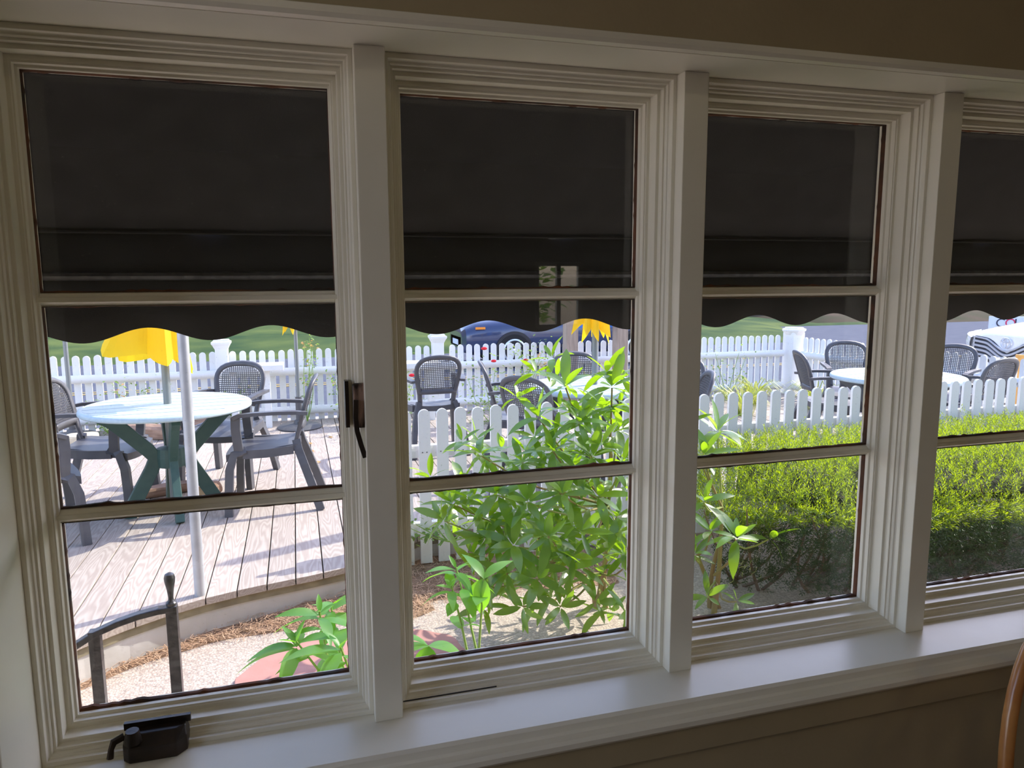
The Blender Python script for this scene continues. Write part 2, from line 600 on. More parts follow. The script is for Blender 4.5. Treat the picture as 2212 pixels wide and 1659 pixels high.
# profile of the sill in (y, z), swept along x
sp = [(0.13, ZB - .045), (0.13, ZB), (-0.098, ZB), (-0.106, ZB - .004), (-0.108, ZB - .016), (-0.112, ZB - .020), (-0.128, ZB - .021), (-0.134, ZB - .026), (-0.134, ZB - .036), (-0.126, ZB - .045)]
s.grid([[(XL - .06, y, z) for y, z in sp], [(XR + .06, y, z) for y, z in sp]], closed=True)
struct(s.build('trim_1', PAINT), 'long white painted window sill under all the windows', 'window sill')
struct(MB().box(XL - .1, XR + .1, -0.112, -0.085, ZB - .108, ZB - .045).build('trim_2', WALLP, bevel=.002), 'tan board under the white window sill', 'trim')
s = MB()
sp = [(0.17, ZT), (-0.098, ZT), (-0.1, ZT + .005), (-0.106, ZT + .005), (-0.108, ZT - .002), (-0.116, ZT - .004), (-0.126, ZT - .002), (-0.130, ZT + .004), (-0.130, ZT + .014), (-0.12, ZT + .018), (.17, ZT + .011)]
s.grid([[(XL - .06, y, z) for y, z in sp], [(XR + .06, y, z) for y, z in sp]], closed=True)
struct(s.build('trim_3', PAINT), 'white painted soffit board above the row of windows', 'trim')
struct(MB().box(XL - .06, XL, -0.128, 0.17, ZB, ZT).build('trim_4', PAINT, bevel=.003), 'pale side board closing the window recess on the left', 'trim')
for k in range(1, NWIN + 1):
    o = MB().box(k * UW, k * UW + MW, 0, 0.155, ZB - .0, ZT + .0).build('trim_%d' % (4 + k), PAINT, bevel=.0015)
    nm = ['', 'white mullion post left of the rhododendron view', 'white mullion post between rhododendron view and hedge view',
          'white mullion post at the right end of the hedge view', 'fourth white mullion post, beyond the picture edge', 'fifth white mullion post, beyond the picture edge', 'last white mullion post, beyond the picture edge'][k]
    struct(o, nm, 'mullion')

# ---- stepped casement profile: (offset from the opening towards the glass, y)
PR = [(0.0, 0.0293), (0.0086, 0.0293), (0.0086, 0.0392), (0.0105, 0.0420), (0.0132, 0.0425), (0.0151, 0.0455), (0.0151, 0.0492),
      (0.0194, 0.0492), (0.0194, 0.0630), (0.0262, 0.0630)]
PS = [(0.0255, 0.0632), (0.0269, 0.0632), (0.0269, 0.0926), (0.0340, 0.0926), (0.0345, 0.0945), (0.0377, 0.0945), (0.0377, 0.1064), (0.0420, 0.1085), (0.0420, 0.136)]


def frame_mesh(prof, x0, x1, z0, z1, sx, st, sb, yback):
    """profile mitred round a rectangle, closed at the back"""
    pr = list(prof)
    ring = []
    for off, y in pr + [(pr[-1][0], yback), (pr[0][0], yback)]:
        l = off * sx
        ring.append([(x0 + l, y, z0 + off * sb), (x1 - l, y, z0 + off * sb), (x1 - l, y, z1 - off * st), (x0 + l, y, z1 - off * st)])
    m = MB()
    n = len(ring)
    vs_ = [p for r in ring for p in r]
    fs = []
    for i in range(n):
        j = (i + 1) % n
        for k in range(4):
            k2 = (k + 1) % 4
            fs.append((i * 4 + k, j * 4 + k, j * 4 + k2, i * 4 + k2))
    m.add(vs_, fs)
    return m


def ragged(x0, x1, z0, z1, side, rnd):
    """thin uneven bead of old putty and bare wood along one edge of a pane"""
    m = MB()
    n = 46
    rows = []
    for i in range(n + 1):
        t = i / n
        wv = 0.0016 + 0.0034 * abs(noise.noise(Vector((t * 9 + rnd * 7, rnd, 1.3)))) + (0.0025 if random.random() < .1 else 0)
        if side == 'b':
            a, b_ = (lerp(x0, x1, t), z0), (lerp(x0, x1, t), z0 + wv)
        elif side == 't':
            a, b_ = (lerp(x0, x1, t), z1), (lerp(x0, x1, t), z1 - wv * .5)
        elif side == 'l':
            a, b_ = (x0, lerp(z0, z1, t)), (x0 + wv * .45, lerp(z0, z1, t))
        else:
            a, b_ = (x1, lerp(z0, z1, t)), (x1 - wv * .4, lerp(z0, z1, t))
        rows.append([(a[0], 0.118, a[1]), (b_[0], 0.1225, b_[1]), (b_[0], 0.1305, b_[1]), (a[0], 0.1305, a[1])])
    m.grid(rows, closed=True)
    return m


MUN = [(1.4563, 1.4808), (1.0726, 1.0987)]
wlabels = ['leftmost casement window with black crank and latch, looking out on the patio table', 'casement window with the rhododendron filling its lower right panes',
           'casement window with the clipped yew hedge across its lower panes', 'casement window cut by the right picture edge, showing the white van',
           'fifth casement window, beyond the picture edge', 'sixth casement window, beyond the picture edge']
for k in range(NWIN):
    xo0, xo1 = k * UW + MW, (k + 1) * UW
    xc = (xo0 + xo1) / 2
    we = struct(empty('window_%d' % (k + 1), (xc, 0, ZB)), wlabels[k], 'window')
    sx = 0.0390 / 0.0420
    st = (ZT - GT) / 0.0420
    sb = (GB - ZB) / 0.0420
    h = (xo1 - xo0) / 2
    frame_mesh(PR, -h, h, 0, ZT - ZB, sx, st, sb, 0.155).build('window_frame', PAINT, we, bevel=.0008)
    frame_mesh(PS, -h, h, 0, ZT - ZB, sx, st, sb, 0.1375).build('sash', PAINT, we, bevel=.0008)
    gx0, gx1 = -h + 0.039, h - 0.039
    for (m0, m1) in MUN:
        a, b_ = m0 - ZB, m1 - ZB
        mm = MB()
        c = (a + b_) / 2
        poly = [(a, .138), (a, .121), (a + .005, .1145), (c - .005, .110), (c - .004, .106), (c + .004, .106), (c + .005, .110), (b_ - .005, .1145), (b_, .121), (b_, .138)]
        mm.grid([[(gx0 - .006, y, z) for z, y in poly], [(gx1 + .006, y, z) for z, y in poly]], closed=True)
        mm.build('muntin', PAINT, we)
    zs = [(GB, MUN[1][0]), (MUN[1][1], MUN[0][0]), (MUN[0][1], GT)]
    for z0, z1 in zs:
        z0, z1 = z0 - ZB, z1 - ZB
        pn = MB().box(gx0 - .004, gx1 + .004, .131, .1335, z0 - .004, z1 + .004).build('pane', GLASS, we)
        if k < 4:
            for sd_ in 'bltr':
                ragged(gx0, gx1, z0, z1, sd_, random.random() * 9).build('putty', PUTTY, pn)
    if k < 4 and k > 0:      # old screw hole in the right stile
        hm = MB()
        hz = (0.80 if k == 1 else 0.805) - ZB
        hm.add([(gx1 + .0004, .120 + .006 * cos(t * pi / 6), hz + .010 * sin(t * pi / 6)) for t in range(12)], [tuple(range(12))])
        hm.build('screw_hole', BAREW, we)
    if k == 0:
        # ---- latch on the right stile
        lt = MB().box(-.011, .011, -.010, .0, -.041, .041)
        lt = lt.build('latch', WORNB, we, bevel=.003)
        lt.location = (h - .0085, .0285, 1.5 - .226 - ZB)
        lv = MB()
        pts = [(-.006, -.014, .012), (-.008, -.017, -.02), (-.006, -.018, -.045), (.0, -.016, -.07), (.007, -.014, -.095)]
        lv.strip(pts, .009, .006, (1, 0, 0))
        lv.build('lever', BRONZE, lt, bevel=.001)
        MB().box(-.0235, -.0165, .012, .035, -.043, .043).build('keeper_slot', BRONZE, lt)
        # ---- crank operator on the bottom rail
        co = MB()
        prof = [(-.052, .030), (-.052, -.010), (-.040, -.022), (.036, -.022), (.052, -.004), (.052, .030)]
        top = [(-.050, .030), (-.050, .0), (-.034, -.004), (.034, -.004), (.048, .006), (.048, .030)]
        n = len(prof)
        co.add([(x, y, 0.0) for x, y in prof] + [(x, y, .030) for x, y in prof] + [(x, y, .047) for x, y in top],
               [tuple(range(n))[::-1], tuple(range(2 * n, 3 * n))] + [(i + r * n, (i + 1) % n + r * n, (i + 1) % n + (r + 1) * n, i + (r + 1) * n) for i in range(n) for r in (0, 1)])
        co = co.build('crank_operator', BRONZE, we, bevel=.002)
        co.location = (0.236 - xc, .020, .0005)
        co.scale = (1, 1, .92)
        MB().tube([(-.034, -.012, .038), (-.034, -.013, .062)], [.015, .011], 12).build('spindle_hub', BRONZE, co, smooth=True)
        MB().tube([(-.05, .0, .045), (-.066, -.006, .040), (-.070, -.010, .028), (-.072, -.012, .012)], [.007, .007, .005, .006], 8).build('crank_handle', BRONZE, co, smooth=True)
        MB().box(-.054, .056, .018, .026, .044, .058).build('back_plate', BRONZE, co)
    if k == 1:
        MB().box(-h + .004, -.09, .0285, .03, .0150, .0175).build('sash_gap', DSTRIP, we)  # thin near-black strip low on the left of the frame

# specks on the sill
for (px, py) in [(604, 1583), (1105, 1392)]:
    pass

# ---- unseen ceiling lamps, added as warm fill for the window frames
for i, (lx, ly) in enumerate([(0.5, -2.0), (2.9, -2.0)]):
    pl = tag(empty('ceiling_lamp', (lx, ly, CEIL)), ['flush ceiling lamp over the left half of the room', 'flush ceiling lamp over the right half of the room'][i], 'lamp', 'room ceiling lamps')
    MB().lathe([(.0, -.001), (.17, -.001), (.175, -.02), (.0, -.02)], 24).build('base', BRONZE, pl)
    MB().lathe([(.15, -.02), (.145, -.045), (.11, -.07), (.05, -.085), (0, -.088)], 24).build('lamp_shade', LAMPSH, pl, smooth=True)
    ld = bpy.data.lights.new('ceiling_bulb', 'AREA')
    ld.shape = 'DISK'
    ld.size = 0.3
    ld.energy = 2.0
    ld.color = (1.0, 0.80, 0.42)
    lo = bpy.data.objects.new('ceiling_bulb', ld)
    COL.objects.link(lo)
    lo.parent = pl
    lo.location = (0, 0, -.095)

# ---- rattan chair at the right edge
rc = tag(empty('rattan_chair', (1.975, -0.60, FLOOR - 0.0), radians(172)), 'golden rattan chair whose bent cane back shows at the lower right corner', 'chair')


def arch(hw, z0, z1, y0, y1, n=24):
    pts = []
    for i in range(n + 1):
        a = pi * i / n
        t = sin(a) ** 0.75
        pts.append((-hw * (abs(cos(a)) ** .8) * (1 if cos(a) > 0 else -1), lerp(y0, y1, t), lerp(z0, z1, t)))
    return pts


MB().tube([(-.21, -.2, .0), (-.215, -.2, .3)] + arch(.225, .44, .955, -.21, -.30) + [(.215, -.2, .3), (.21, -.2, 0)], .0135, 10).build('back_hoop', RATTAN, rc, smooth=True)
MB().tube(arch(.17, .46, .88, -.20, -.275), .009, 8).build('inner_hoop', RATTAN, rc, smooth=True)
for x in (-.09, 0, .09):
    MB().tube([(x, -.2, .45), (x, -.24, .7), (x * .9, -.27, .86)], .007, 6).build('back_cane', RATTAN, rc, smooth=True)
MB().lathe([(0, .425), (.20, .425), (.225, .435), (.225, .45), (.2, .462), (0, .458)], 28).build('seat', SEATC, rc, smooth=True)
for x in (-.19, .19):
    MB().tube([(x, .19, 0), (x * .95, .18, .25), (x * .85, .16, .44)], .013, 8).build('leg', RATTAN, rc, smooth=True)
MB().tube([(.2 * cos(a * pi / 12), .2 * sin(a * pi / 12), .2) for a in range(25)], .008, 6).build('stretcher_ring', RATTAN, rc, smooth=True)

# ================================================================== OUTSIDE: ground and deck
GR = -0.20
g = MB()
NX, NY = 60, 24
rows = []
for j in range(NY + 1):
    y = lerp(0.17, 8.4, j / NY)
    rows.append([(lerp(-25, 12, i / NX), y, GR if y < 7.2 else lerp(GR, -0.3, (y - 7.2) / 1.2)) for i in range(NX + 1)])
g.grid(rows)
g.add([(-25, -14, GR), (RX0 - .16, -14, GR), (RX0 - .16, .17, GR), (-25, .17, GR)], [(0, 1, 2, 3)])
g.add([(RX0 - .16, -14, GR), (12, -14, GR), (12, RY0 - .16, GR), (RX0 - .16, RY0 - .16, GR)], [(0, 1, 2, 3)])
struct(g.build('ground', CONC), 'pebbled tan concrete paving between house and deck', 'paving')
struct(MB().add([(-60, 8.2, -.30), (60, 8.2, -.30), (60, 22.5, -.32), (17.5, 22.5, -.32), (14.5, 16.8, -.30), (-60, 16.4, -.30)], [(0, 1, 2, 3, 4, 5)]).build('road', ASPH), 'blue-grey asphalt road behind the white fence', 'road')
for yy in (11.75, 11.98):
    struct(MB().box(-60, 60, yy, yy + .10, -.30, -.292).build('road_line', YLINE), 'yellow centre line painted on the road, %s of the pair' % ('nearer' if yy < 11.8 else 'farther'), 'road line')
bk = MB()
rows = []
prof = [(16.2, -.36), (16.6, -.27), (18, -.22), (21, -.12), (25, .08), (29, .30), (33, .9), (40, 2.6), (55, 7), (80, 14)]
for y, z in prof[:7]:
    rows.append([(x, y + (6.2 if x > 18 else max(0, (x - 14.5) * 1.8) if x > 14.5 else 0) * (1 if y < 22 else .35), z + .10 * noise.noise(Vector((x * .25, y * .25, 0))) * (1 if y > 17 else 0)) for x in [i * 1.0 - 50 for i in range(73)]])
bk.grid(rows)
struct(bk.build('grass_bank', GRASSB, smooth=True), 'green grassy bank rising beyond the road', 'grass')
hl = MB()
rows = []
for y, z in [(22.0, -.45), (23.2, -.22), (25, .02)] + prof[5:]:
    rows.append([(x, y + 0.2 + (6.2 if x < 20 and y < 28 else 0), z + .03 + .5 * noise.noise(Vector((x * .15, y * .15, 3))) * (1 if y > 31 else 0)) for x in [i * 2.0 - 70 for i in range(81)]])
hl.grid(rows)
struct(hl.build('hillside', FORESTF, smooth=True), 'brown wooded slope behind the grass bank', 'hill')

EDGE = [(-6, .35), (-1.05, .35), (-1.0, .8), (-.9, 1.15), (-.75, 1.55), (-.6, 1.80), (-.435, 1.996), (-.277, 2.133), (-.12, 2.235), (.027, 2.310), (.19, 2.368), (.363, 2.416),
        (.53, 2.455), (.688, 2.507), (.85, 2.60), (1.0, 2.74), (1.12, 2.86), (1.2, 2.905), (9, 2.905)]
DX0, DX1, DY1, BW = -3.0, 6.62, 7.05, 0.138
deck = struct(empty('deck', (2, 4.5, 0)), 'weathered timber deck with a curved front edge', 'deck')
x = DX0
while x < DX1:
    xa, xb = x + .003, x + BW - .003
    n = 4
    poly = [(lerp(xa, xb, i / n), interp(EDGE, lerp(xa, xb, i / n)) - .012) for i in range(n + 1)] + [(xb, DY1), (xa, DY1)]
    o = MB().prism([(px - 2, py - 4.5) for px, py in poly], -.035, 0 + random.uniform(-.0015, .0015)).build('board', DECKM, deck, bevel=.002)
    x += BW
rm = MB()
ed = [(a, interp(EDGE, a)) for a in [-1.05 + i * .03 for i in range(int((9 + 1.05) / .03))]]
rm.grid([[(a - 2, b_ - 4.5 + .004, -.0355) for a, b_ in ed], [(a - 2, b_ - 4.5 + .004, -.075) for a, b_ in ed], [(a - 2, b_ - 4.5 + .05, -.075) for a, b_ in ed], [(a - 2, b_ - 4.5 + .05, -.0355) for a, b_ in ed]], closed=False)
rm.build('rim_joist', MOSS, deck)
rm = MB()
rm.grid([[(a - 2, b_ - 4.5 + .012, -.0755) for a, b_ in ed], [(a - 2, b_ - 4.5 + .008, -.205) for a, b_ in ed]])
rm.build('riser', RISER, deck)

# mulch and pine straw along the riser
mb = MB()
rows = []
mw = [(-.6, .03), (-.2, .05), (.1, .09), (.4, .17), (.7, .26), (1.0, .45), (1.3, .55), (2.2, .55)]
for i in range(70):
    a = lerp(-.6, 2.2, i / 69)
    yb = interp(EDGE, a) + .008
    wv = interp(mw, a) * (1 + .25 * noise.noise(Vector((a * 4, 0, 2))))
    rows.append([(a + .35 * wv * t if a < 1 else a, yb - wv * t, GR + .001 + .045 * (1 - t) ** .7 * (1 + .5 * noise.noise(Vector((a * 7, t * 3, 0)))) * min(1, wv / .2)) for t in (0, .25, .5, .75, 1)])
mb.grid(rows)
struct(mb.build('mulch_bed', MULCH, smooth=True), 'narrow brown mulch bed at the foot of the deck', 'mulch')
stw = MB()
for i in range(5200):
    a = random.uniform(-.6, 2.2)
    yb = interp(EDGE, a) + .008
    wv = interp(mw, a)
    if random.random() > wv / .4 + .1:
        continue
    t = random.random() ** .8 * 1.06
    p = Vector((a + .35 * wv * t if a < 1 else a, yb - wv * t, GR + .006 + .05 * (1 - t if t < 1 else 0) * min(1, wv / .2) + random.random() * .012))
    an = random.uniform(0, 2 * pi)
    l = random.uniform(.03, .075)
    d = Vector((cos(an), sin(an), random.uniform(-.1, .25)))
    q = Vector((-sin(an), cos(an), 0)) * .0011
    b1 = p + d * l * .5 + Vector((0, 0, .006)) + q * random.uniform(-5, 5)
    e = p + d * l + Vector((0, 0, -.004))
    for P in (p, b1, e):
        P.z = max(P.z, GR + .003)
    stw.add([p - q, p + q, b1 + q, b1 - q, e + q, e - q], [(0, 1, 2, 3), (3, 2, 4, 5)])
tag(stw.build('pine_straw', STRAW), 'brown pine straw strewn along the foot of the deck', 'pine straw', kind='stuff')

# round red paver
rp = [(.70 + .5 * cos(a * pi / 24) * (1 + .03 * sin(5 * a)), 1.80 + .36 * sin(a * pi / 24) * (1 + .03 * cos(3 * a))) for a in range(48)]
tag(MB().prism(rp, GR + .001, GR + .012).build('paver', REDP, bevel=.004), 'flat rounded red stepping stone on the pebbled paving', 'stepping stone')

# ================================================================== FENCES
def picket_mesh(w_, t_, z0, z1, m):
    pm = MB()
    r = w_ / 2
    poly = [(-r, z0), (r, z0)] + [(r * cos(a * pi / 8), z1 - r + r * sin(a * pi / 8)) for a in range(9)]
    pm.prism_xz(poly, -t_ / 2, t_ / 2)
    return pm.mesh('picket', m)


def fence_post(parent, x, hw, z1, m, octo=False):
    seg = 4
    p = MB().box(x - hw, x + hw, -hw, hw, -.2, z1).build('post', m, parent, bevel=.006)
    c = MB()
    k = 8 if octo else 4
    a0 = pi / 8 if octo else pi / 4
    f = 1 / cos(pi / k)
    prof = [(hw * 1.02, z1 - .035), (hw * 1.28, z1 + .0), (hw * 1.5, z1 + .022), (hw * 1.5, z1 + .04), (hw * 1.2, z1 + .05), (hw * 1.15, z1 + .062), (0.001, z1 + .066)]
    n = len(prof)
    vs_ = [(x + r * f * cos(a0 + 2 * pi * q / k), r * f * sin(a0 + 2 * pi * q / k), z) for q in range(k) for r, z in prof]
    c.add(vs_, [(q * n + i, ((q + 1) % k) * n + i, ((q + 1) % k) * n + i + 1, q * n + i + 1) for q in range(k) for i in range(n - 1)] + [tuple(q * n for q in range(k))[::-1]])
    c.build('post_cap', m, p)
    return p


def fence(name, label, p0, p1, z0, z1, pitch, pw, rails, railside, m, posts, octo=(), round_rail=True, nails=False):
    p0, p1 = Vector(p0), Vector(p1)
    d = p1 - p0
    L_ = d.length
    e = tag(empty(name, (p0.x, p0.y, 0), atan2(d.y, d.x)), label, 'fence')
    pm = picket_mesh(pw, .02, z0, z1, m)
    n = int(L_ / pitch)
    blocked = [(q, hw_) for q, hw_, _ in posts]
    nm = MB()
    for i in range(n + 1):
        xx = i * pitch + .02
        if any(abs(xx - q) < hw_ + pw * .45 for q, hw_ in blocked):
            continue
        o = inst('picket', pm, e, (xx, 0, random.uniform(-.004, .004)))
        o.rotation_euler = (0, random.uniform(-.004, .004), 0)
        if nails and i < 9:
            for rz in rails:
                for s_ in (-.012, .013):
                    nm.lathe([(0, -.0), (.0035, 0), (.0035, .002), (0, .002)], 6)
                    for j in range(-24, 0):
                        vx, vy, vz = nm.v[j]
                        nm.v[j] = (vx + xx + s_, -.0108 - vz, rz[0] + vy)
    if nails:
        tag(nm.build('nail_heads', NAILM, e), kind='stuff')
    for rz, rr in rails:
        if round_rail:
            MB().tube([(-.01, railside * (.011 + rr * .8), rz), (L_ + .01, railside * (.011 + rr * .8), rz)], rr, 14).build('rail', m, e, smooth=True)
        else:
            MB().box(-.02, L_ + .02, .0105, .055, rz - rr, rz + rr).build('rail', m, e, bevel=.003)
    for q, hw_, zt in posts:
        fence_post(e, q, hw_, zt, m, q in octo)
    return e


fence('picket_fence', 'long white picket fence along the road at the back of the deck', (-2.6, 6.9), (6.53, 6.9), -.12, .765, .0975, .064,
      [(.535, .042), (.115, .045)], -1, WHITEV, [(2.355, .062, .83), (4.63, .062, .83)])
fence('picket_fence', 'white picket fence running back from the deck corner past the van', (6.70, 6.86), (6.98, 3.0), -.12, .75, .1, .066,
      [(.53, .042), (.10, .045)], -1, WHITEV, [(0.0, .095, .80)], octo=(0.0,))
fence('picket_fence', 'near white picket fence in front of the deck, behind rhododendron and hedge', (1.06, 2.82), (6.9, 2.82), -.15, .765, .1063, .067,
      [(.515, .036), (.055, .034)], 1, WHITEW, [], round_rail=False, nails=True)

# ================================================================== PATIO FURNITURE
def back_pt(u, z):
    """surface of the chair back, u across, z up; chair faces +y"""
    lean = -.195 - .30 * (z - .44) - .12 * max(0, z - .7) ** 2
    return Vector((u, lean + .55 * u * u, z))


def back_hw(z):
    return interp([(.44, .165), (.52, .172), (.60, .188), (.68, .203), (.74, .207), (.78, .201), (.82, .183), (.845, .155), (.862, .115), (.872, .06), (.875, .0)], z)


ZTOP = .875
outline = []
zz_ = [.40, .46, .52, .58, .64, .70, .74, .78, .81, .835, .855, .867, .873]
for z in zz_:
    outline.append((-back_hw(z), z))
outline.append((0, ZTOP))
for z in zz_[::-1]:
    outline.append((back_hw(z), z))


def inner(p, w_):
    u, z = p
    cx, cz = 0, .66
    if z > .70:
        d = Vector((u, 0, z - .66))
        d.x *= 1.0
        l = d.length
        q = d * ((l - w_) / l)
        return (q.x, .66 + q.z)
    return (u - math.copysign(w_, u), z)


def make_chair_meshes():
    R = {}
    m = MB()
    rings = []
    for p in outline:
        q = inner(p, .042)
        rr = []
        for (u, z), dy in ((p, -.002), (((p[0] * .8 + q[0] * .2), p[1] * .8 + q[1] * .2), .012), (((p[0] * .2 + q[0] * .8), p[1] * .2 + q[1] * .8), .012), (q, .0), (((p[0] * .2 + q[0] * .8), p[1] * .2 + q[1] * .8), -.012), (((p[0] * .8 + q[0] * .2), p[1] * .8 + q[1] * .2), -.014)):
            b_ = back_pt(u, z)
            rr.append((b_.x, b_.y + dy, b_.z))
        rings.append(rr)
    m.grid(rings, closed=True)
    # lower cross bar
    pts = [back_pt(lerp(-.165, .165, i / 8), .555) for i in range(9)]
    m.strip(pts, .05, .018, (0, 0.3, 1))
    R['back_frame'] = m.mesh('back_frame', CHAIRM, True)
    # woven panel
    m = MB()
    z = .585
    while z < .845:
        hw = back_hw(z + .035) - .036
        if hw > .03:
            m.strip([back_pt(lerp(-hw, hw, i / 6), z) for i in range(7)], .0055, .005, (0, 0, 1))
        z += .0155
    u = -.168
    while u < .17:
        zt = .58
        while zt < .86 and back_hw(min(zt + .035, .875)) - .036 > abs(u):
            zt += .004
        if zt > .61:
            m.strip([back_pt(u, lerp(.575, zt, i / 4)) for i in range(5)], .0055, .005, (1, 0, 0))
        u += .0155
    R['back_weave'] = m.mesh('back_weave', CHAIRM)
    # seat
    m = MB()
    rows = []
    for j in range(9):
        t = j / 8
        y = lerp(-.20, .24, t)
        hw = lerp(.185, .245, t ** .8)
        zc = .425 + .012 * cos(t * pi * 1.6) - (.03 * max(0, t - .8) / .2)
        rows.append([(lerp(-hw, hw, i / 10), y + .02 * (1 - (2 * i / 10 - 1) ** 2) * t, zc - .014 * (1 - (2 * i / 10 - 1) ** 2) + .003 * ((i % 2) == 0) * (0 < j < 8)) for i in range(11)])
    m.grid(rows)
    nb = len(rows) * 11
    lo = [[(x, y, z - .022) for x, y, z in r] for r in rows]
    m.grid([r[::-1] for r in lo])
    per = [rows[0], [r[-1] for r in rows], rows[-1][::-1], [r[0] for r in rows][::-1]]
    for e in per:
        m.grid([[(x, y, z) for x, y, z in e], [(x, y, z - .045) for x, y, z in e]])
    R['seat'] = m.mesh('seat', CHAIRM, True)
    for s_ in (-1, 1):
        m = MB()
        pts = [(s_ * .212, -.262, .645), (s_ * .235, -.20, .655), (s_ * .25, -.08, .66), (s_ * .255, .06, .658), (s_ * .25, .15, .65), (s_ * .245, .185, .635)]
        m.strip(pts, .045, .022, (1, 0, 0))
        R['arm%d' % s_] = m.mesh('armrest', CHAIRM)
        m = MB()
        pts = [(s_ * .245, .170, .64), (s_ * .248, .172, .56), (s_ * .245, .165, .47), (s_ * .235, .16, .41)]
        m.strip(pts, .055, .03, (0, 1, 0))
        R['sup%d' % s_] = m.mesh('arm_support', CHAIRM)
        m = MB()
        pts = [(s_ * .225, .12, .415), (s_ * .24, .19, .40), (s_ * .248, .222, .30), (s_ * .255, .232, .15), (s_ * .262, .238, 0)]
        m.strip(pts, .05, .042, (0, 1, 0))
        pts = [(s_ * .20, -.17, .405), (s_ * .225, 0, .395), (s_ * .235, .14, .395)]
        m.strip(pts, .02, .055, (1, 0, 0))
        R['fl%d' % s_] = m.mesh('leg', CHAIRM)
        m = MB()
        pts = [back_pt(s_ * .155, .46), Vector((s_ * .175, -.20, .40)), Vector((s_ * .20, -.235, .30)), Vector((s_ * .222, -.285, .15)), Vector((s_ * .238, -.33, 0))]
        m.strip(pts, .052, .04, (0, 1, 0))
        R['rl%d' % s_] = m.mesh('leg', CHAIRM)
    return R


CH = make_chair_meshes()


def chair(loc, face, label):
    """face = direction the sitter looks, degrees from +x"""
    e = tag(empty('patio_chair', loc, radians(face - 90)), label, 'chair', 'charcoal patio chairs on the deck')
    inst('seat', CH['seat'], e)
    inst('back_frame', CH['back_frame'], e)
    inst('back_weave', CH['back_weave'], e)
    for s_ in (-1, 1):
        inst('armrest', CH['arm%d' % s_], e)
        inst('arm_support', CH['sup%d' % s_], e)
        inst('leg', CH['fl%d' % s_], e)
        inst('leg', CH['rl%d' % s_], e)
    return e


def chair_by_back(bx, by, face, label):
    f = radians(face)
    return chair((bx + .33 * cos(f), by + .33 * sin(f), 0), face, label)


chair_by_back(.63, 3.80, 176, 'charcoal plastic armchair seen side-on at the right of the umbrella table')
chair_by_back(.09, 4.84, 250, 'charcoal plastic armchair behind the umbrella table, facing the house')
chair_by_back(-1.10, 4.16, -8, 'charcoal plastic armchair at the far left of the umbrella table, behind another')
chair((-1.02, 3.44, 0), 22, 'charcoal plastic armchair cut by the left window frame, nearest its edge')
chair_by_back(1.65, 4.75, 93, 'charcoal plastic armchair with its back turned, facing the road fence')
chair_by_back(1.86, 4.24, -12, 'charcoal plastic armchair left of the rhododendron top, turned to the middle table')
chair_by_back(1.90, 3.26, 40, 'charcoal plastic armchair half behind the near fence, back toward the window')
chair_by_back(2.82, 4.70, 262, 'charcoal plastic armchair behind the middle umbrella pole, facing the house')
chair_by_back(3.52, 3.95, 203, 'charcoal plastic armchair cut off by the mullion left of the hedge view')
chair_by_back(3.24, 3.13, 160, 'charcoal plastic armchair peeking over the near fence left of the hedge')
chair_by_back(4.69, 4.17, -22, 'charcoal plastic armchair left of the round table in the hedge view')
chair_by_back(5.80, 4.86, 242, 'charcoal plastic armchair behind the hedge-side table, cut by the window stile')
chair_by_back(6.50, 4.20, 205, 'charcoal plastic armchair in front of the white van')
chair_by_back(5.83, 3.10, 98, 'charcoal plastic armchair leaning near the fence at the right picture edge')


def table(loc, rz, label, legm, r=.5, la=0.0):
    e = tag(empty('patio_table', loc, rz), label, 'table', 'round patio tables')
    ri = r - .03
    n = 7
    pitch = 2 * ri / n
    for i in range(n):
        a, b_ = -ri + i * pitch + .007, -ri + (i + 1) * pitch - .007
        ya = [lerp(a, b_, j / 6) for j in range(7)]
        right = [(sqrt(max(0, ri * ri - y * y)), y) for y in ya]
        poly = right + [(-x_, y) for x_, y in right[::-1]]
        MB().prism(poly, .698, .718).build('slat', TABLEW, e)
    MB().lathe([(ri - .004, .70), (ri - .004, .716), (r - .018, .719), (r - .006, .714), (r, .704), (r, .690), (r - .008, .682), (ri - .02, .69)], 48).build('rim', TABLEW, e, smooth=True)
    MB().lathe([(0, .684), (ri - .03, .684), (ri - .03, .6965), (0, .6965)], 32).build('underside', TABLEW, e)
    path = [(.40, .68), (.33, .635), (.26, .565), (.19, .49), (.13, .425), (.095, .37), (.12, .30), (.175, .20), (.235, .09), (.275, 0)]
    wid = .085
    for k in range(4):
        a = la - rz + k * pi / 2
        pts = [(q * cos(a), q * sin(a), z) for q, z in path]
        MB().strip(pts, wid, .05, lambda i, a=a: (cos(a + .0), sin(a + .0), .6 if i < 5 else -.6)).build('leg', legm, e, bevel=.004)
    MB().lathe([(.03, .30), (.085, .31), (.09, .37), (.085, .43), (.03, .44)], 16).build('hub', legm, e)
    return e


table((-.305, 3.80, 0), radians(6), 'round pale table on green crossed legs with a yellow umbrella through it', TGREEN, .51, radians(14))
table((2.63, 3.76, 0), radians(-10), 'round pale table mostly hidden behind the rhododendron', TGREY, .5, radians(80))
table((5.15, 3.50, 0), radians(15), 'round pale table beyond the near fence in the hedge view', TGREY, .5, radians(145))


